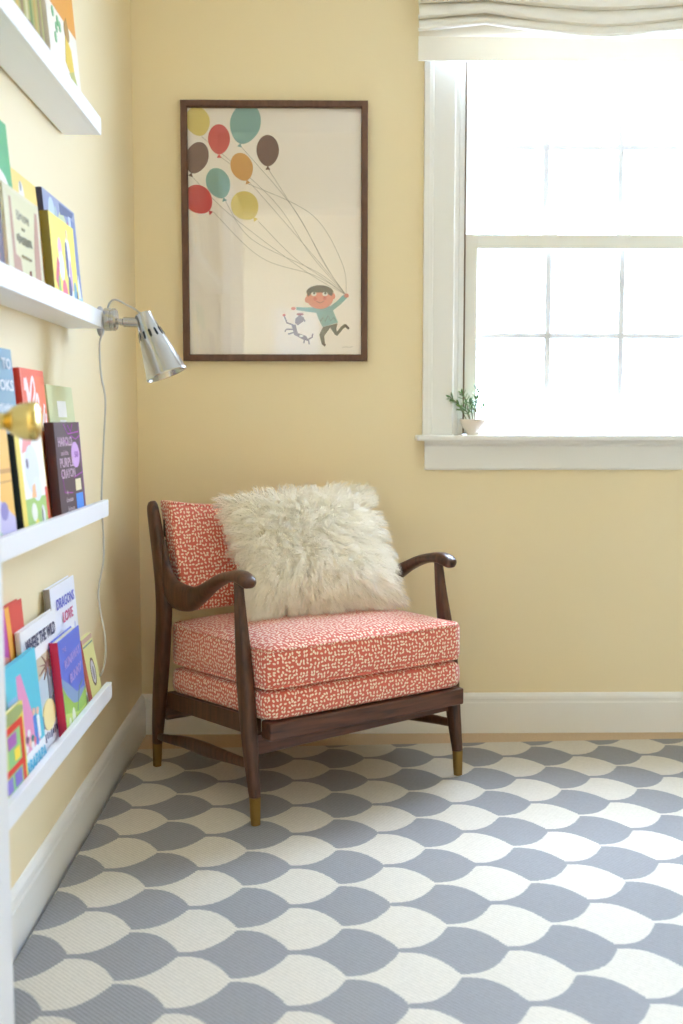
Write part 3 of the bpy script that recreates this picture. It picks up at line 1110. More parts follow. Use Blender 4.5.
# paper; art coordinates come from the visible sheet, v up
IW, IH = PW - 2 * FW, PH - 2 * FW
paper = (248, 238, 228)
A = Art(clip=(0, 0, IW, IH))
A.rect(0, 0, IW, IH, paper)
def P_(x, y):   # sheet position read off the print: x 55..622, y 57..862 of its own grid
    return ((x - 55) / 567 * IW, (862 - y) / 805 * IH)
k_ = IW / 567
hand = P_(573, 664)
strings = [((62, 275), (60, 300), None), ((100, 148), (330, 350), (455, 530)), ((160, 212), (250, 290), (470, 540)), ((227, 178), (400, 380), (500, 560)),
           ((316, 250), (430, 430), (520, 590)), ((250, 300), (460, 400), (560, 560)), ((174, 352), (260, 480), (480, 590)), ((283, 422), (400, 540), (500, 610)), ((136, 392), (290, 540), (470, 600)), ((70, 280), (190, 400), (430, 580))]
for a_, b_, c in strings:
    if c is None: continue
    pts = catmull([(*P_(*a_), 0), (*P_(*b_), 0), (*P_(*c), 0), (*hand, 0)], 8)
    A.line([(p.x, p.y) for p in pts], 0.0011, (150, 138, 126))
def balloon(x, y, rx, ry, rgb, rot=0.0, tail=True):
    u, v = P_(x, y)
    c, q = math.cos(rot), math.sin(rot)
    pts = []
    for i in range(36):
        t_ = 2 * PI * i / 36
        sx_, sy_ = math.cos(t_), math.sin(t_)
        xx = rx * sx_ * (1 - 0.16 * max(0, -sy_) ** 1.5)
        yy = ry * sy_
        pts.append((u + (xx * c - yy * q) * k_, v + (xx * q + yy * c) * k_))
    A.poly(pts, rgb)
    if tail:
        tp = [(0, -ry + 2), (8, -ry - 11), (-8, -ry - 11)]
        A.poly([(u + (a_ * c - b_ * q) * k_, v + (a_ * q + b_ * c) * k_) for a_, b_ in tp], rgb)
BR, BT, BRD, BY, BO = (118, 84, 76), (134, 174, 170), (208, 84, 82), (222, 200, 112), (212, 156, 80)
balloon(88, 100, 40, 47, BY, 0.3, False)
balloon(157, 157, 36, 48, BRD, 0.0)
balloon(243, 106, 50, 66, BT, -0.25)
balloon(316, 193, 37, 50, BR, 0)
balloon(84, 217, 37, 52, BR, -0.35)
balloon(231, 246, 36, 46, BO, 0.35)
balloon(153, 299, 39, 50, BT, 0.35)
balloon(88, 352, 44, 50, (206, 66, 72), 0.75)
balloon(240, 372, 45, 48, BY, 0.65)
# boy: running, one arm up with the strings
def pp(*pts): return [P_(*p) for p in pts]
A.poly(pp((470, 712), (520, 700), (528, 712), (546, 755), (495, 770), (482, 745)), (126, 172, 172))      # jumper
A.line(pp((520, 712), (548, 690), (570, 668)), 16 * k_, (126, 172, 172))                                # raised sleeve
A.line(pp((482, 714), (440, 712), (408, 709)), [20 * k_, 13 * k_, 9 * k_], (126, 172, 172))            # stretched sleeve
A.ell(*P_(574, 666), 8 * k_, 7 * k_, (216, 128, 110)); A.ell(*P_(398, 709), 8 * k_, 5 * k_, (216, 128, 110))
A.line(pp((487, 752), (496, 738), (503, 752), (513, 732), (521, 750), (532, 738), (538, 748)), 4 * k_, (108, 128, 128))
A.poly(pp((496, 770), (545, 757), (540, 775), (545, 800), (536, 796), (520, 772), (500, 800), (503, 828), (492, 828), (484, 795)), (92, 88, 74))
A.line(pp((540, 796), (560, 772), (570, 764)), 10 * k_, (92, 88, 74))
A.line(pp((568, 762), (582, 776)), 8 * k_, (84, 70, 62)); A.line(pp((494, 824), (504, 832)), 8 * k_, (84, 70, 62))
A.ell(*P_(486, 672), 45 * k_, 38 * k_, (222, 134, 112))                                                # face
A.ell(*P_(443, 680), 7 * k_, 10 * k_, (222, 134, 112)); A.ell(*P_(530, 668), 7 * k_, 10 * k_, (222, 134, 112))
A.ell(*P_(486, 656), 45 * k_, 24 * k_, (86, 78, 68), a0=0.0, a1=PI)                                    # hair
A.poly(pp((442, 657), (447, 670), (462, 655)), (86, 78, 68)); A.poly(pp((530, 657), (524, 668), (505, 655)), (86, 78, 68))
for ex in (466, 503):
    A.ell(*P_(ex, 661), 9 * k_, 7 * k_, (240, 232, 222)); A.ell(*P_(ex + 1, 658), 4 * k_, 4 * k_, (70, 60, 54))
A.ell(*P_(470, 677), 6 * k_, 6 * k_, (206, 92, 84)); A.ell(*P_(502, 674), 6 * k_, 6 * k_, (206, 92, 84))
A.line(pp((474, 685), (487, 691), (500, 684)), 2.5 * k_, (160, 80, 70))
# little spotted dog jumping beside him
DG = (128, 112, 122)
A.poly(pp((392, 765), (405, 762), (412, 790), (440, 800), (450, 818), (430, 812), (400, 796)), DG)
A.poly(pp((405, 742), (418, 730), (432, 738), (430, 752), (412, 765), (403, 756)), DG)
A.ell(*P_(420, 728), 12 * k_, 4 * k_, (150, 66, 66)); A.line(pp((428, 738), (436, 752)), 5 * k_, DG)
for q_ in (((398, 764), (376, 756), (368, 735)), ((396, 778), (374, 778), (370, 786)), ((400, 788), (380, 794)), ((436, 806), (432, 824)), ((448, 814), (450, 828)), ((446, 812), (460, 804), (462, 792))):
    A.line(pp(*q_), 4.5 * k_, DG)
A.ell(*P_(367, 731), 5 * k_, 4 * k_, (190, 80, 80)); A.ell(*P_(424, 800), 7 * k_, 4 * k_, (226, 220, 212))
A.line(pp((560, 838), (572, 836), (584, 838), (594, 835)), 1.6 * k_, (190, 180, 168))
X = Matrix.Translation((FW, 0.0165, FW)) @ Matrix.Rotation(PI / 2, 4, 'X')
A.done('print', fr, X)
bm = bmesh.new()
box(bm, FW - 0.003, PW - FW + 0.003, 0.017, 0.0225, FW - 0.003, PH - FW + 0.003)
obj('backing_board', bm, mat('backing_board', (170, 150, 126), 0.9), fr)

# ------------------------------------------------------------------ roman blind
def build_blind():
    root = empty('roman_blind', (0.821, YB - 0.026, 1.96))
    tag(root, 'white fabric roman blind gathered in soft folds over the window top', 'blind')
    W = 1.034
    N = 60
    peaks = (0.190, W - 0.190)
    def near(x):      # 1 at a lifting cord, 0 half way between cords and at the ends
        if x < peaks[0]: return x / peaks[0]
        if x > peaks[1]: return (W - x) / (W - peaks[1])
        m_ = (peaks[0] + peaks[1]) / 2
        return abs(x - m_) / (peaks[1] - m_)
    def drop(x, e):   # drooping depth: sharp at cords, flat between
        if x < peaks[0] or x > peaks[1]: return (1 - near(x)) * e[0]
        return (1 - near(x) ** 1.35) * e[1]
    def strip(name, fn, prof_n, thick=0.0016):
        bm = bmesh.new()
        g = [[Vector(fn(W * i / N, k / prof_n)) for k in range(prof_n + 1)] for i in range(N + 1)]
        f_, b_ = {}, {}
        for i in range(N + 1):
            for k in range(prof_n + 1):
                a1 = g[min(i + 1, N)][k] - g[max(i - 1, 0)][k]
                a2 = g[i][min(k + 1, prof_n)] - g[i][max(k - 1, 0)]
                nr = a1.cross(a2)
                nr = nr.normalized() if nr.length > 1e-9 else Vector((0, -1, 0))
                f_[i, k] = bm.verts.new(g[i][k]); b_[i, k] = bm.verts.new(g[i][k] - nr * thick)
        for i in range(N):
            for k in range(prof_n):
                bm.faces.new((f_[i, k], f_[i + 1, k], f_[i + 1, k + 1], f_[i, k + 1]))
                bm.faces.new((b_[i, k], b_[i, k + 1], b_[i + 1, k + 1], b_[i + 1, k]))
        for i in range(N):
            for k in (0, prof_n):
                bm.faces.new((f_[i, k], b_[i, k], b_[i + 1, k], f_[i + 1, k]))
        for k in range(prof_n):
            for i in (0, N):
                bm.faces.new((f_[i, k], f_[i, k + 1], b_[i, k + 1], b_[i, k]))
        return obj(name, bm, M_BLIND, root, smooth=True, angle=60)
    # hem band: a flat panel closest to the room
    strip('hem_band', lambda x, t: (x, -0.048 + 0.004 * math.sin(3 * x), 0.002 + t * 0.066), 4, 0.006)
    # folds: hanging loops, each one lapping over the next below
    def fold(zc, dp, out, tall):
        def fn(x, t):
            zb = zc - drop(x, dp)
            belly = out * (0.55 + 0.45 * (1 - near(x)))
            if t < 0.62:            # front sheet from top to lip
                q = t / 0.62
                z = zc + tall - (zc + tall - zb) * q
                y = -0.030 - belly * math.sin(q * PI * 0.5) ** 1.4
            else:                   # rolls under and back
                q = (t - 0.62) / 0.38
                r = 0.005
                z = zb - r * math.sin(q * PI) + 0.012 * q * q
                y = -0.030 - belly + (belly - 0.002) * q
            return (x, y, z)
        return fn
    strip('fold', fold(0.106, (0.022, 0.034), 0.036, 0.026), 16)
    strip('fold', fold(0.138, (0.022, 0.042), 0.040, 0.034), 16)
    strip('fold', fold(0.172, (0.014, 0.030), 0.044, 0.070), 16)
    bm = bmesh.new()
    box(bm, 0.002, W - 0.002, -0.030, -0.004, 0.235, 0.275, 0.003)
    box(bm, 0.004, W - 0.004, -0.0295, -0.0275, 0.07, 0.24)
    obj('headrail', bm, M_LINING, root)
build_blind()

# ------------------------------------------------------------------ potted succulent
def build_plant():
    rnd = random.Random(5)
    root = empty('potted_succulent', (0.996, -0.014, 0.906))
    root.scale = (1.1, 1.1, 1.03)
    tag(root, 'small green succulent in a white footed bowl on the windowsill', 'plant')
    bm = bmesh.new()
    lathe(bm, [(0, 0), (0.0185, 0), (0.0195, 0.002), (0.0185, 0.007), (0.020, 0.010), (0.030, 0.020), (0.036, 0.034), (0.0375, 0.044), (0.0368, 0.0455), (0.0355, 0.044),
               (0.033, 0.033), (0.028, 0.024), (0, 0.022)], 36)
    obj('bowl', bm, M_PORC, root, smooth=True, angle=50)
    bm = bmesh.new()
    lathe(bm, [(0, 0.036), (0.02, 0.0365), (0.0335, 0.035), (0.030, 0.03), (0, 0.028)], 24)
    obj('soil', bm, M_SOIL, root, smooth=True)
    tips = [(-0.064, -0.004, 0.107), (-0.030, 0.006, 0.118), (0.010, 0.002, 0.136), (0.004, -0.012, 0.105), (-0.012, -0.006, 0.092), (0.026, -0.004, 0.086), (-0.034, -0.010, 0.078)]
    for tp in tips:
        b0 = Vector((tp[0] * 0.25, tp[1] * 0.4, 0.034))
        tpv = Vector(tp)
        mid = b0.lerp(tpv, 0.5) + Vector((0, 0, 0.012))
        path = catmull([b0, mid, tpv], 5)
        bm = bmesh.new()
        tube(bm, path, [0.0016 - 0.0008 * i / len(path) for i in range(len(path))], 6)
        stem = obj('stem', bm, M_STEM, root, smooth=True)
        bm = bmesh.new()
        for k in range(13):
            t_ = 0.30 + 0.70 * k / 12
            i = min(int(t_ * (len(path) - 1)), len(path) - 2)
            p = path[i].lerp(path[i + 1], t_ * (len(path) - 1) - i)
            ax = (path[i + 1] - path[i]).normalized()
            a_ = k * 2.4 + rnd.random()
            o1 = ax.orthogonal().normalized(); o2 = ax.cross(o1)
            d = (o1 * math.cos(a_) + o2 * math.sin(a_) + ax * (0.5 + 0.6 * t_)).normalized()
            L = 0.016 + 0.008 * rnd.random()
            lat = d.cross(ax).normalized()
            sweep(bm, [p, p + d * L * 0.3, p + d * L * 0.7, p + d * L], lat, [0.002, 0.0056, 0.0060, 0.0008], [0.001, 0.0016, 0.0016, 0.0004], 8)
        obj('leaves', bm, M_LEAF, stem, smooth=True)
build_plant()

# ------------------------------------------------------------------ picture ledges
LY0, LY1 = -1.995, -0.846
LZ = [1.549, 1.145, 0.743, 0.340]
LN = ['topmost white picture ledge with one orange and white book near its end',
      'second white picture ledge from the top, carrying the clamp lamp',
      'third white picture ledge from the top, holding the dark purple book',
      'lowest white picture ledge, just above the baseboard']
LD = 0.085
for z, lb in zip(LZ, LN):
    r = empty('picture_ledge', (0, LY0, z))
    tag(r, lb, 'shelf', 'white picture ledges on the side wall')
    L = LY1 - LY0
    bm = bmesh.new(); box(bm, 0.0055, LD - 0.0125, 0, L, 0, 0.012, 0.0008); obj('shelf_board', bm, M_SHELF, r)
    bm = bmesh.new(); box(bm, LD - 0.0125, LD, 0, L, -0.0005, 0.035, 0.0012); obj('front_lip', bm, M_SHELF, r)
    bm = bmesh.new(); box(bm, 0.0, 0.006, 0, L, 0.012, 0.030, 0.0008); obj('back_rail', bm, M_SHELF, r)

# ------------------------------------------------------------------ books
BG = ['picture books on the topmost ledge', 'picture books on the second ledge', 'picture books on the third ledge', 'picture books on the lowest ledge']
def book(shelf, y0, y1, h, xb, xt, t, cover, spine, label, art=None, text=None, soft=False):
    w = y1 - y0
    z0 = LZ[shelf - 1] + 0.0122
    sn = (xb - xt) / h
    th = math.asin(max(-0.5, min(0.5, sn)))
    z0 += t * math.sin(th) if th > 0 else 0
    u = Vector((0, 1, 0)); v = Vector((-math.sin(th), 0, math.cos(th))); n = u.cross(v)
    m = Matrix((u, v, n)).transposed().to_4x4()
    m.translation = Vector((xb, y0, z0))
    r = empty('picture_book'); r.matrix_world = m
    tag(r, label, 'book', BG[shelf - 1])
    bt = 0.0012 if soft else 0.0022
    sp = 0.0015 if soft else 0.0025
    bm = bmesh.new()
    box(bm, sp * 0.7, w, 0, h, -bt, 0, 0.0005, 0)
    box(bm, sp * 0.7, w, 0, h, -t, -t + bt, 0.0005, 0)
    # spine, slightly rounded
    pts = []
    for k in range(7):
        a_ = PI * k / 6
        pts.append((sp * 0.9 - math.sin(a_) * sp * 0.9, 0, -t / 2 + math.cos(a_) * t / 2))
    prism(bm, pts + [(sp, 0, -t), (sp, 0, 0)], (0, h, 0), 1)
    obj('cover', bm, [ink(cover), ink(spine)], r)
    bm = bmesh.new()
    e = 0.0005 if soft else 0.003
    box(bm, sp, w - e, e, h - e, -t + bt, -bt, 0.0)
    obj('page_block', bm, M_PAGES, r)
    if art:
        a_ = Art(clip=(0.0012, 0.001, w - 0.001, h - 0.001))
        art(a_, w, h)
        a_.done('cover_picture', r, Matrix.Translation((0, 0, 0.0001)))
    if text:
        its = []
        for it in text:
            it = list(it)
            it[1] *= w; it[2] *= h; it[3] *= h
            if it[4]: it[4] *= w
            its.append(it)
        lettering(its, r, Matrix.Translation((0, 0, 0.0022)), 'title_lettering')
    return r

# --- ledge 1
def art1a(a, w, h):
    a.rect(0, 0, w, h, (238, 232, 222)); a.rect(0, .55 * h, w, h, (226, 158, 72))
    a.strokes(.12 * w, .76 * h, .92 * w, .94 * h, 5, (244, 238, 226), 3)
    a.rect(0, .0, w, .16 * h, (96, 176, 120)); a.poly([(0, 0), (w, 0), (w, .10 * h), (0, .155 * h)], (238, 232, 222))
    a.poly([(.50 * w, .26 * h), (.66 * w, .20 * h), (.78 * w, .24 * h), (.74 * w, .40 * h), (.58 * w, .46 * h)], (226, 196, 80))
    a.ell(.64 * w, .50 * h, .08 * w, .07 * h, (176, 140, 84)); a.poly([(.60 * w, .53 * h), (.66 * w, .60 * h), (.70 * w, .52 * h)], (176, 140, 84))
    a.poly([(.60 * w, .21 * h), (.80 * w, .12 * h), (.86 * w, .17 * h), (.76 * w, .26 * h)], (186, 184, 112))
    for x, y in ((.2, .5), (.28, .42), (.22, .34), (.34, .48), (.40, .46)): a.ell(x * w, y * h, .03 * w, .035 * h, (126, 186, 138))
book(1, -1.165, -.922, .279, .066, .042, .016, (238, 232, 222), (226, 216, 206), 'orange and white picture book at the end of the topmost ledge', art1a)
def art1b(a, w, h):
    a.rect(0, 0, w, h, (170, 168, 104))
    for i, c in enumerate(((120, 150, 86), (206, 178, 92), (142, 112, 80), (206, 200, 160), (112, 140, 84), (188, 164, 96), (150, 128, 100))):
        a.rect((.08 + .13 * i) * w, 0, (.15 + .13 * i) * w, h, c)
    a.ell(.6 * w, .14 * h, .2 * w, .07 * h, (120, 84, 92))
book(1, -1.43, -1.205, .258, .067, .045, .012, (150, 160, 96), (96, 130, 80), 'olive green striped picture book on the topmost ledge', art1b)
book(1, -1.35, -1.176, .276, .046, .020, .013, (96, 140, 84), (120, 90, 60), 'dark green book behind the striped one on the topmost ledge',
     lambda a, w, h: (a.rect(0, 0, w, h, (92, 132, 84)), a.rect(0, 0, w, .22 * h, (170, 80, 70))))

# --- ledge 2
def art2a(a, w, h):
    a.rect(0, 0, w, h, (86, 172, 112)); a.ell(.72 * w, .60 * h, .2 * w, .1 * h, (240, 234, 226)); a.ell(.70 * w, .47 * h, .16 * w, .1 * h, (222, 110, 106))
    a.ell(.84 * w, .42 * h, .09 * w, .07 * h, (240, 234, 226)); a.poly([(.3 * w, 0), (.95 * w, 0), (.8 * w, .34 * h), (.4 * w, .36 * h)], (214, 86, 92)); a.rect(.5 * w, .06 * h, .58 * w, .34 * h, (232, 190, 90))
book(2, -1.60, -1.312, .287, .045, .020, .013, (86, 172, 112), (70, 150, 96), 'green picture book with red and white figure, tallest on the second ledge', art2a)
def art2b(a, w, h):
    a.rect(0, 0, w, h, (70, 40, 62)); a.rect(.05 * w, .02 * h, .86 * w, .42 * h, (200, 62, 76)); a.rect(.05 * w, .46 * h, .86 * w, .96 * h, (110, 44, 66))
book(2, -1.69, -1.486, .178, .067, .056, .010, (62, 36, 58), (62, 36, 58), 'dark plum book with a red lower half, left of the tan book', art2b)
def art2c(a, w, h):
    a.rect(0, 0, w, h, (240, 208, 116)); a.ell(.36 * w, .84 * h, .10 * w, .10 * h, (226, 222, 214)); a.ell(.34 * w, .90 * h, .04 * w, .04 * h, (150, 150, 160))
book(2, -1.305, -1.143, .222, .045, .022, .012, (240, 208, 116), (226, 190, 96), 'plain golden yellow book standing behind the tan book', art2c)
def art2d(a, w, h):
    a.rect(0, 0, w, h, (214, 206, 172)); a.rect(.09 * w, .0, .91 * w, .96 * h, (210, 204, 160))
    br = (178, 132, 106)
    a.poly([(.14 * w, 0), (.40 * w, 0), (.34 * w, .34 * h), (.22 * w, .36 * h), (.20 * w, .90 * h), (.14 * w, .90 * h)], br)
    a.poly([(.72 * w, 0), (.90 * w, 0), (.93 * w, .9 * h), (.86 * w, .9 * h), (.76 * w, .5 * h)], br)
    a.strokes(.32 * w, .71 * h, .68 * w, .81 * h, 7, (128, 124, 104), 4); a.strokes(.44 * w, .62 * h, .54 * w, .66 * h, 2, (150, 144, 118), 5)
    a.strokes(.28 * w, .48 * h, .70 * w, .58 * h, 9, (132, 130, 112), 6); a.strokes(.38 * w, .35 * h, .64 * w, .38 * h, 8, (164, 156, 128), 7)
    a.poly([(.53 * w, .07 * h), (.62 * w, .05 * h), (.57 * w, .25 * h)], (162, 110, 110))
book(2, -1.45, -1.238, .166, .062, .051, .011, (214, 208, 178), (226, 222, 200), 'tan book with two brown tree trunks on its cover, second ledge', art2d)
def art2e(a, w, h):
    a.rect(0, 0, w, h, (150, 160, 196)); a.rect(0, 0, w, .22 * h, (150, 200, 222))
    a.ell(.55 * w, .78 * h, .14 * w, .13 * h, (206, 212, 176)); a.ell(.24 * w, .84 * h, .10 * w, .13 * h, (196, 212, 224)); a.ell(.36 * w, .8 * h, .05 * w, .12 * h, (168, 190, 196))
    a.poly([(.5 * w, .88 * h), (.9 * w, .93 * h), (.95 * w, .98 * h), (.5 * w, .98 * h)], (98, 108, 148)); a.ell(.72 * w, .76 * h, .03 * w, .1 * h, (196, 120, 160))
    a.rect(.86 * w, .3 * h, .96 * w, .9 * h, (126, 140, 190)); a.rect(.76 * w, .6 * h, .83 * w, .92 * h, (206, 214, 232))
    a.poly([(.8 * w, .2 * h), (.95 * w, .2 * h), (.9 * w, .42 * h)], (222, 226, 236))
book(2, -1.107, -.848, .229, .043, .024, .020, (150, 160, 196), (62, 62, 88), 'large blue and violet picture book behind the bright yellow one', art2e)
def art2f(a, w, h):
    a.rect(0, 0, w, h, (246, 230, 112))
    a.ell(.34 * w, .66 * h, .08 * w, .12 * h, (234, 184, 206)); a.ell(.36 * w, .48 * h, .1 * w, .16 * h, (222, 226, 238)); a.poly([(.16 * w, .2 * h), (.28 * w, .5 * h), (.2 * w, .56 * h), (.08 * w, .3 * h)], (222, 110, 130))
    a.ell(.42 * w, .18 * h, .1 * w, .16 * h, (230, 120, 140)); a.ell(.22 * w, .24 * h, .04 * w, .12 * h, (150, 190, 120))
    a.ell(.66 * w, .62 * h, .1 * w, .22 * h, (232, 232, 242)); a.ell(.60 * w, .58 * h, .05 * w, .2 * h, (96, 104, 150)); a.ell(.72 * w, .40 * h, .05 * w, .2 * h, (206, 170, 206))
    a.ell(.64 * w, .24 * h, .06 * w, .16 * h, (84, 96, 146)); a.ell(.74 * w, .14 * h, .06 * w, .12 * h, (232, 236, 240)); a.ell(.86 * w, .2 * h, .06 * w, .17 * h, (120, 170, 196)); a.ell(.92 * w, .14 * h, .03 * w, .14 * h, (70, 86, 130))
    a.ell(.66 * w, .86 * h, .03 * w, .06 * h, (240, 214, 180))
book(2, -1.166, -.972, .175, .062, .050, .016, (246, 230, 112), (128, 118, 66), 'bright yellow picture book with two figures, near the clamp lamp', art2f)

# --- ledge 3
book(3, -1.57, -1.318, .314, .045, .020, .013, (128, 160, 182), (110, 140, 165), 'tall blue grey book with white words, behind the brass knob',
     lambda a, w, h: (a.rect(0, 0, w, h, (128, 160, 182)), a.strokes(.62 * w, .66 * h, .93 * w, .71 * h, 7, (226, 230, 238), 8)),
     [('TO', .84, .915, .08, .20, (232, 234, 240), 0, .0006), ('OKS', .80, .80, .08, .30, (232, 234, 240), 0, .0006)])
def art3b(a, w, h):
    a.rect(0, 0, w, h, (236, 108, 78)); a.rect(0, 0, .05 * w, h, (240, 130, 110)); a.rect(.60 * w, .3 * h, .98 * w, .96 * h, (240, 120, 76))
    W_ = (246, 230, 230)
    for pts in (((.14, .86), (.18, .93), (.26, .74), (.30, .70)), ((.22, .94), (.28, .84), (.34, .66)), ((.30, .80), (.44, .92), (.52, .94), (.54, .86), (.42, .78), (.50, .72)), ((.48, .74), (.62, .84), (.66, .78), (.60, .70), (.74, .76)), ((.34, .68), (.50, .70), (.58, .62), (.66, .68), (.72, .62), (.90, .78)), ((.78, .66), (.86, .62), (.92, .72))):
        p_ = catmull([(x * w, y * h, 0) for x, y in pts], 4)
        a.line([(q.x, q.y) for q in p_], .009, W_)
book(3, -1.272, -1.114, .287, .045, .020, .014, (236, 108, 78), (196, 56, 48), 'orange red book with white handwritten title, left of the pale green one', art3b)
book(3, -1.095, -.888, .263, .045, .020, .013, (206, 210, 164), (196, 200, 150), 'pale green book with a small white title patch, third ledge',
     lambda a, w, h: (a.rect(0, 0, w, h, (206, 210, 164)), a.rect(.34 * w, .76 * h, .68 * w, .885 * h, (238, 238, 236)), a.rect(.38 * w, .68 * h, .62 * w, .74 * h, (238, 238, 236))))
def art3d(a, w, h):
    a.rect(0, 0, w, h, (240, 190, 92)); a.rect(0, .62 * h, w, .66 * h, (206, 150, 70)); a.rect(0, .54 * h, w, .555 * h, (206, 150, 70))
    a.poly([(0, 0), (w, 0), (w, .22 * h), (.6 * w, .42 * h), (.3 * w, .36 * h), (0, .5 * h)], (196, 188, 226)); a.poly([(0, 0), (.75 * w, 0), (.5 * w, .2 * h), (0, .24 * h)], (150, 190, 150))
    a.ell(.72 * w, .3 * h, .1 * w, .08 * h, (140, 130, 196)); a.rect(0, 0, .02 * w, h, (236, 226, 210))
book(3, -1.66, -1.464, .180, .067, .053, .012, (240, 190, 92), (226, 160, 70), 'orange book with lilac and green foot, leftmost below the brass knob', art3d)
def art3e(a, w, h):
    a.rect(0, 0, w, h, (238, 216, 96)); a.rect(.16 * w, .02 * h, .97 * w, .98 * h, (238, 236, 236))
    a.rect(.16 * w, .02 * h, .97 * w, .36 * h, (166, 200, 116)); a.poly([(.20 * w, .80 * h), (.3 * w, .97 * h), (.62 * w, .97 * h), (.5 * w, .84 * h)], (232, 150, 150))
    a.rect(.90 * w, .02 * h, .985 * w, .44 * h, (232, 84, 60))
    a.ell(.50 * w, .64 * h, .24 * w, .24 * h, (222, 226, 240)); a.ell(.60 * w, .44 * h, .16 * w, .12 * h, (226, 230, 242)); a.ell(.34 * w, .70 * h, .045 * w, .05 * h, (120, 112, 140))
    a.poly([(.40 * w, .36 * h), (.55 * w, .36 * h), (.54 * w, .5 * h), (.44 * w, .48 * h)], (240, 190, 140))
    a.ell(.42 * w, .22 * h, .1 * w, .09 * h, (232, 234, 226)); a.ell(.74 * w, .16 * h, .07 * w, .11 * h, (226, 226, 232)); a.ell(.48 * w, .1 * h, .06 * w, .05 * h, (238, 216, 96)); a.ell(.70 * w, .17 * h, .02 * w, .07 * h, (90, 96, 90))
book(3, -1.424, -1.256, .173, .067, .052, .014, (238, 216, 96), (24, 34, 36), 'yellow edged book with a white animal on green, below the brass knob', art3e)
def art3f(a, w, h):
    a.rect(0, 0, w, h, (84, 62, 68)); a.rect(.93 * w, 0, w, h, (108, 64, 108)); a.rect(.0 * w, 0, w, .06 * h, (126, 62, 130))
    P = (160, 60, 166)
    a.ell(.74 * w, .66 * h, .17 * w, .135 * h, (206, 160, 222)); a.ell(.74 * w, .66 * h, .145 * w, .115 * h, (214, 172, 228))
    for pts in (((.36, .98), (.5, .88), (.95, .90)), ((.32, .82), (.5, .78)), ((.6, .43), (.97, .47)), ((.15, .5), (.2, .3), (.5, .28)), ((.6, .86), (.8, .82), (.98, .86)), ((.5, .97), (.62, .9), (.7, .98))):
        a.line([(p[0] * w, p[1] * h) for p in pts], .0028, P)
    a.rect(.64 * w, .29 * h, .86 * w, .41 * h, (240, 228, 190)); a.rect(.62 * w, .04 * h, .90 * w, .26 * h, (72, 140, 226))
book(3, -1.187, -.985, .190, .069, .056, .018, (84, 62, 68), (70, 52, 56), 'dark brown and purple book with a lilac disc, front of the third ledge', art3f,
     [('HAROLD', .34, .80, .13, .54, (206, 176, 200), 0, .0004), ('and the', .28, .69, .07, .28, (206, 176, 200)), ('PURPLE', .34, .59, .13, .52, (206, 176, 200), 0, .0004), ('CRAYON', .36, .48, .13, .54, (206, 176, 200), 0, .0004), ('50', .74, .66, .085, .14, (150, 84, 180), 0, .0003), ('by', .26, .3, .05, None, (206, 190, 200)), ('Crockett', .33, .22, .06, .26, (206, 190, 200)), ('Johnson', .36, .13, .06, .26, (206, 190, 200))])

# --- ledge 4
def art4a(a, w, h):
    a.rect(0, 0, w, h, (218, 88, 76)); a.rect(0, .3 * h, .3 * w, h, (196, 80, 180)); a.poly([(.3 * w, h), (.46 * w, h), (.6 * w, .3 * h), (.44 * w, .3 * h)], (246, 180, 80)); a.ell(.8 * w, .62 * h, .2 * w, .13 * h, (206, 214, 226))
    a.poly([(0, .2 * h), (.4 * w, .2 * h), (.3 * w, .7 * h), (0, .74 * h)], (232, 150, 140))
book(4, -1.42, -1.272, .281, .036, .014, .010, (218, 88, 76), (180, 70, 150), 'red and magenta book standing at the back of the lowest ledge', art4a)
def art4b(a, w, h):
    a.rect(0, 0, w, h, (236, 236, 242)); a.rect(0, .17 * h, w, .70 * h, (190, 206, 220)); a.poly([(0, .48 * h), (.5 * w, .58 * h), (w, .52 * h), (w, .73 * h), (0, .71 * h)], (204, 192, 168))
    a.strokes(.08 * w, .05 * h, .94 * w, .12 * h, 16, (84, 84, 128), 9)
    br = (150, 112, 104)
    for k in range(9):
        t_ = k * 2 * PI / 9
        c, q = math.cos(t_), math.sin(t_)
        a.poly([(.6 * w - q * .02 * w, .62 * h + c * .01 * h), (.6 * w + c * .26 * w, .62 * h + q * .11 * h), (.6 * w + q * .02 * w, .62 * h - c * .01 * h)], br)
    a.poly([(.56 * w, .18 * h), (.62 * w, .18 * h), (.60 * w, .6 * h), (.57 * w, .6 * h)], (136, 142, 160))
    a.poly([(0, .17 * h), (w, .17 * h), (w, .30 * h), (.7 * w, .36 * h), (.4 * w, .26 * h), (0, .3 * h)], (112, 126, 146)); a.ell(.50 * w, .24 * h, .17 * w, .12 * h, (246, 230, 170)); a.ell(.8 * w, .36 * h, .1 * w, .05 * h, (176, 160, 120))
book(4, -1.345, -1.106, .233, .050, .030, .010, (236, 236, 242), (214, 216, 230), 'book with a broad white title band and palm tree scene, lowest ledge', art4b,
     [('WHERE THE WILD', .5, .86, .13, .84, (72, 74, 106), 0, .0008)])
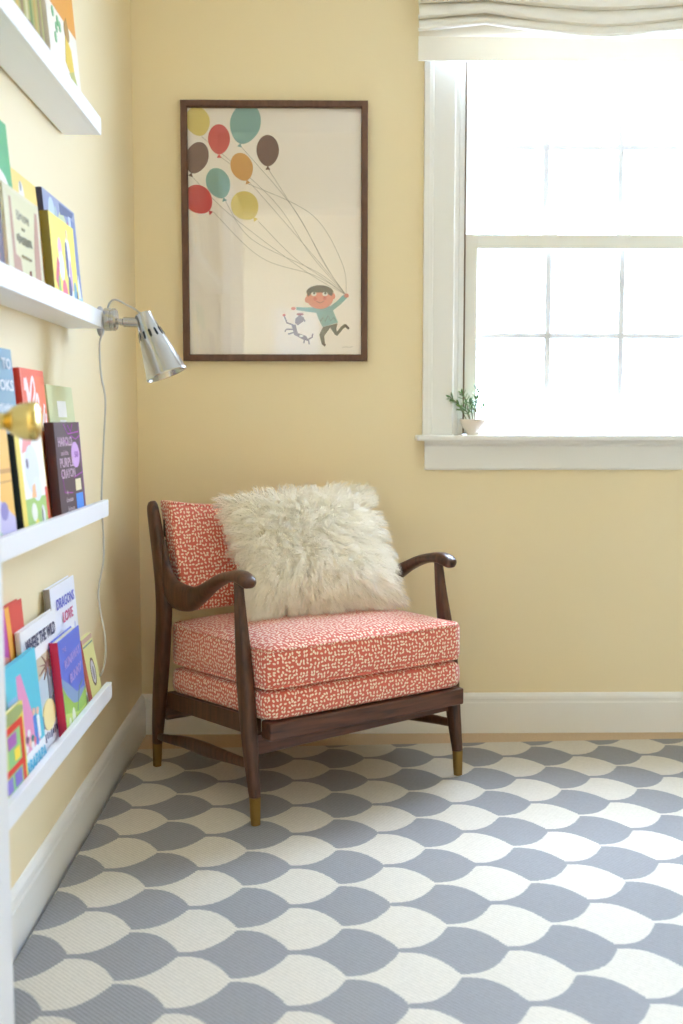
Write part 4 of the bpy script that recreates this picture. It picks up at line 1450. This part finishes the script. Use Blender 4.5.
def art4c(a, w, h):
    a.rect(0, 0, w, h, (94, 196, 222)); a.rect(0, 0, w, .22 * h, (238, 240, 246))
    a.poly([(.28 * w, .22 * h), (.84 * w, .22 * h), (.46 * w, .88 * h), (.32 * w, .88 * h)], (228, 152, 196))
    a.rect(0, .4 * h, .28 * w, .74 * h, (150, 190, 236)); a.rect(.68 * w, .26 * h, .78 * w, .46 * h, (82, 140, 222)); a.rect(.80 * w, .25 * h, .88 * w, .44 * h, (236, 236, 242))
    for x, y, c in ((.34, .3, (236, 236, 240)), (.44, .33, (120, 96, 120)), (.52, .28, (236, 190, 180)), (.6, .3, (66, 130, 130)), (.4, .26, (230, 224, 230)), (.66, .27, (226, 120, 140)), (.74, .24, (66, 140, 220)), (.5, .37, (240, 240, 244)), (.58, .25, (240, 240, 244)), (.72, .5, (238, 190, 170)), (.84, .48, (238, 190, 170))):
        a.ell(x * w, y * h, .045 * w, .03 * h, c)
book(4, -1.500, -1.318, .203, .0665, .048, .009, (94, 196, 222), (80, 180, 210), 'turquoise book with a pink shape and white title band, lowest ledge', art4c,
     [('BARBAPAPA', .54, .105, .15, .84, (110, 196, 226), 0, .0008)])
def art4d(a, w, h):
    a.rect(0, 0, w, h, (226, 216, 100)); a.rect(0, .0, .93 * w, .84 * h, (196, 210, 130)); a.ell(.7 * w, .92 * h, .3 * w, .08 * h, (160, 176, 120))
    R = (226, 72, 62)
    a.rect(.50 * w, .05 * h, .88 * w, .80 * h, (150, 206, 140)); a.rect(.86 * w, .0, .95 * w, .84 * h, R); a.rect(.2 * w, .76 * h, .92 * w, .84 * h, R); a.rect(.2 * w, .33 * h, .9 * w, .40 * h, R)
    a.rect(.66 * w, .43 * h, .82 * w, .56 * h, (246, 220, 80)); a.rect(.5 * w, .60 * h, .74 * w, .74 * h, (176, 110, 190))
    a.rect(.62 * w, .16 * h, .82 * w, .31 * h, (134, 118, 206)); a.rect(.40 * w, .16 * h, .56 * w, .31 * h, (134, 118, 206)); a.rect(.62 * w, .0, .82 * w, .12 * h, (120, 106, 206)); a.rect(.40 * w, .0, .56 * w, .12 * h, (120, 106, 206))
book(4, -1.64, -1.456, .146, .0722, .064, .0055, (226, 216, 100), (214, 204, 90), 'small yellow book with a red house and violet windows, lowest ledge', art4d, soft=True)
def art4e(a, w, h):
    a.rect(0, 0, w, h, (104, 122, 214)); a.poly([(0, 0), (w, 0), (w, .32 * h), (.6 * w, .34 * h), (.28 * w, .5 * h), (0, .62 * h)], (134, 160, 200))
    a.poly([(0, 0), (w, 0), (w, .30 * h), (.62 * w, .22 * h), (.4 * w, .26 * h), (.16 * w, .40 * h), (0, .54 * h)], (158, 196, 96))
    a.poly([(0, 0), (.9 * w, 0), (w, .12 * h), (.6 * w, .12 * h), (.2 * w, .2 * h), (0, .24 * h)], (196, 216, 120)); a.ell(.36 * w, .13 * h, .07 * w, .09 * h, (232, 236, 220)); a.ell(.18 * w, .1 * h, .05 * w, .06 * h, (226, 232, 214))
    a.line([(.55 * w, .14 * h), (.72 * w, .36 * h), (.9 * w, .4 * h)], .004, (120, 150, 150))
book(4, -1.186, -1.014, .181, .0695, .054, .017, (104, 122, 214), (196, 46, 84), 'blue and green book with a red spine and lilac title, lowest ledge', art4e,
     [('THE', .20, .88, .07, .16, (176, 160, 224)), ('RUNAWAY', .52, .74, .14, .74, (176, 160, 224), .06, .0006), ('BUNNY', .60, .55, .14, .54, (176, 160, 224), .06, .0006)])
book(4, -1.098, -.898, .268, .039, .018, .013, (234, 236, 246), (150, 142, 140), 'white book with blue and red title words, tallest on the lowest ledge',
     lambda a, w, h: (a.rect(0, 0, w, h, (234, 236, 246)), a.ell(.3 * w, .5 * h, .04 * w, .03 * h, (196, 190, 226)), a.ell(.86 * w, .62 * h, .03 * w, .03 * h, (196, 200, 236))),
     [('DRAGONS', .54, .855, .11, .72, (112, 116, 206), 0, .0006), ('LOVE', .58, .735, .11, .42, (214, 110, 150), 0, .0006)])
def art4g(a, w, h):
    a.rect(0, 0, w, h, (222, 220, 150)); a.rect(0, .92 * h, w, h, (206, 170, 150)); a.rect(.05 * w, .86 * h, .95 * w, .885 * h, (120, 150, 140)); a.rect(.05 * w, .07 * h, .95 * w, .09 * h, (150, 150, 110))
    a.ell(.52 * w, .44 * h, .22 * w, .22 * h, (112, 96, 80)); a.ell(.52 * w, .44 * h, .17 * w, .18 * h, (206, 204, 212)); a.ell(.52 * w, .42 * h, .08 * w, .11 * h, (150, 146, 160))
book(4, -.962, -.868, .139, .070, .046, .009, (222, 220, 150), (196, 110, 96), 'small pale yellow book with an oval picture, at the lowest ledge end', art4g)

# ------------------------------------------------------------------ clamp lamp
def build_lamp():
    root = empty('clamp_lamp', (0.085, -0.835, 1.145))
    tag(root, 'silver clamp lamp with slotted cone shade on the second ledge end', 'lamp')
    inv = Matrix.Translation((-0.085, 0.835, -1.145))
    def part(name, bm, m, parent=root, **k):
        o = obj(name, bm, m, parent, smooth=True, angle=k.get('angle', 35))
        if parent is root: o.matrix_local = inv
        return o
    # clamp body: short drum on the face of the lip
    bm = bmesh.new()
    lathe(bm, [(0, 0), (0.0235, 0), (0.0240, 0.002), (0.0240, 0.013), (0.0225, 0.014), (0.0225, 0.016), (0.0240, 0.017), (0.0240, 0.022), (0.021, 0.026), (0, 0.027)], 36, axis_mtx((0.0855, -0.850, 1.164), (1, 0, 0)))
    part('clamp_body', bm, M_ALU)
    bm = bmesh.new()
    lathe(bm, [(0, 0), (0.031, 0), (0.0325, 0.002), (0.0325, 0.005), (0.030, 0.007), (0, 0.007)], 32, axis_mtx((0.064, -0.808, 1.164), (1, 0, 0)))
    part('clamp_pad', bm, M_STEEL)
    bm = bmesh.new()
    box(bm, 0.066, 0.100, -0.836, -0.826, 1.152, 1.168, 0.002)
    part('clamp_bridge', bm, M_STEEL)
    # swivel and neck
    ax_top, ax_bot = Vector((0.166, -0.850, 1.177)), Vector((0.2170, -0.856, 1.047))
    d = (ax_bot - ax_top).normalized()
    bm = bmesh.new()
    tube(bm, [(0.112, -0.850, 1.160), (0.119, -0.850, 1.159)], 0.0065, 16)
    tube(bm, [(0.118, -0.850, 1.159), (0.124, -0.850, 1.159), (0.126, -0.850, 1.159), (0.165, -0.850, 1.1575)], [0.0075, 0.0075, 0.0105, 0.0105], 16)
    part('neck', bm, M_ALU)
    # shade
    L = (ax_bot - ax_top).length
    prof = [(0.004, 0.0), (0.0165, 0.0), (0.0180, 0.002), (0.0182, 0.011), (0.0192, 0.019), (0.0215, 0.029), (0.0242, 0.040), (0.0274, 0.054), (0.0360, 0.094), (0.0435, L - 0.006), (0.0448, L - 0.004), (0.0455, L - 0.001), (0.0448, L + 0.001), (0.0432, L),
            (0.0346, 0.094), (0.0258, 0.054), (0.0200, 0.029), (0.0165, 0.006), (0.004, 0.003)]
    X = axis_mtx(ax_top, d)
    bm = bmesh.new()
    lathe(bm, prof, 48, X)
    # vent slots round the shoulder
    zx = X.to_3x3()
    for k in range(12):
        a_ = 2 * PI * k / 12 + 0.12
        rad = zx @ Vector((math.cos(a_), math.sin(a_), 0))
        p0 = X @ Vector((0.0240 * math.cos(a_), 0.0240 * math.sin(a_), 0.039))
        p1 = X @ Vector((0.0280 * math.cos(a_), 0.0280 * math.sin(a_), 0.057))
        sd = rad.cross(d).normalized()
        sweep(bm, [p0, p0.lerp(p1, .15), p0.lerp(p1, .85), p1], sd, [0.002, 0.0055, 0.0055, 0.002], [0.0022] * 4, 10, mi=1)
    sh = part('lamp_shade', bm, [M_ALU, M_DARKSLOT])
    bm = bmesh.new()
    lathe(bm, [(0, 0.03), (0.012, 0.03), (0.013, 0.06), (0.024, 0.085), (0.026, 0.100), (0.018, 0.113), (0, 0.117)], 24, X)
    part('bulb', bm, mat('frosted_bulb', (236, 234, 226), 0.3))
    # cord
    top = X @ Vector((0.0, 0, 0.001))
    pts = [top + Vector((-0.004, 0, 0)), Vector((0.150, -0.850, 1.186)), Vector((0.129, -0.847, 1.197)), Vector((0.106, -0.842, 1.207)), Vector((0.090, -0.826, 1.198)), Vector((0.083, -0.819, 1.175)), Vector((0.074, -0.820, 1.139)),
           Vector((0.0685, -0.828, 1.111)), Vector((0.071, -0.829, 1.047)), Vector((0.079, -0.829, 0.993)), Vector((0.074, -0.829, 0.907)), Vector((0.0665, -0.829, 0.776)), Vector((0.069, -0.829, 0.710)), Vector((0.068, -0.829, 0.643)), Vector((0.056, -0.829, 0.577)),
           Vector((0.059, -0.829, 0.532)), Vector((0.069, -0.829, 0.465)), Vector((0.066, -0.829, 0.409)), Vector((0.052, -0.832, 0.379)), Vector((0.030, -0.842, 0.366)), Vector((0.014, -0.858, 0.3565)), Vector((0.012, -0.872, 0.3548))]
    bm = bmesh.new()
    tube(bm, catmull(pts, 5), 0.0021, 8)
    part('cord', bm, M_CORD)['label'] = 'thin grey lamp cord hanging down past the ledges'
build_lamp()

# ------------------------------------------------------------------ light
W = bpy.data.worlds.new('daylight'); S.world = W
W.use_nodes = True
bg = W.node_tree.nodes['Background']
bg.inputs['Color'].default_value = (0.575, 0.76, 1.06, 1)
# overcast sky: brighter overhead than at the horizon, dimmer ground below
_t = W.node_tree
_tc = _t.nodes.new('ShaderNodeTexCoord')
_sp = _t.nodes.new('ShaderNodeSeparateXYZ')
_t.links.new(_tc.outputs['Generated'], _sp.inputs[0])
_mr = _t.nodes.new('ShaderNodeMapRange')
_mr.inputs['From Min'].default_value = 0.05
_mr.inputs['From Max'].default_value = 0.95
_mr.inputs['To Min'].default_value = 9.0
_mr.inputs['To Max'].default_value = 15.0
_t.links.new(_sp.outputs['Z'], _mr.inputs['Value'])
_t.links.new(_mr.outputs[0], bg.inputs['Strength'])

def portal(name, loc, rot, sx, sy):
    l = bpy.data.lights.new(name, 'AREA')
    l.shape = 'RECTANGLE'; l.size = sx; l.size_y = sy
    l.cycles.is_portal = True
    o = bpy.data.objects.new(name, l)
    o.location = loc; o.rotation_euler = rot
    COL.objects.link(o)
portal('window_portal', ((WX0 + WX1) / 2, YB + 0.17, (WZ0 + WZ1) / 2), (-PI / 2, 0, 0), 0.82, 1.22)
portal('added_fill_window_portal', (HX0 - 0.11, (gy0 + gy1) / 2, (gz0 + gz1) / 2), (0, -PI / 2, 0), 1.41, 1.11)
portal('hall_window_portal', (0.34, HY - 0.13, 1.53), (PI / 2, 0, 0), 0.37, 0.51)

# sun behind thin cloud, high over the window wall
sl_ = bpy.data.lights.new('hazy_sun', 'SUN')
sl_.energy = 5.0
sl_.angle = math.radians(38)
sl_.color = (0.74, 0.86, 1.0)
so_ = bpy.data.objects.new('hazy_sun', sl_)
so_.rotation_euler = Vector((-0.14, -0.47, -0.87)).to_track_quat('-Z', 'Y').to_euler()
so_.location = (1.6, 3.0, 5.0)
COL.objects.link(so_)

# ------------------------------------------------------------------ camera
cam = bpy.data.cameras.new('camera')
co = bpy.data.objects.new('camera', cam)
COL.objects.link(co)
cam.sensor_fit = 'VERTICAL'
cam.sensor_height = 36.0
cam.sensor_width = 24.0
cam.lens = 1060.0 / 1024 * 36
co.location = (0.556, -3.151, 0.95)
co.rotation_euler = (PI / 2 - math.radians(4.9604), 0, -math.radians(0.8885))
cam.clip_start = 0.05
cam.dof.use_dof = True
cam.dof.focus_distance = 2.62
cam.dof.aperture_fstop = 3.4
S.camera = co

S.view_settings.view_transform = 'Standard'
S.view_settings.look = 'None'
S.view_settings.exposure = 1.83
S.view_settings.gamma = 1.0
S.view_settings.use_curve_mapping = False
S.cycles.use_denoising = True
S.cycles.max_bounces = 14
S.cycles.diffuse_bounces = 9
S.cycles.glossy_bounces = 4
S.cycles.transparent_max_bounces = 24
S.cycles.caustics_reflective = False
S.cycles.caustics_refractive = False
S.cycles.sample_clamp_indirect = 6.0
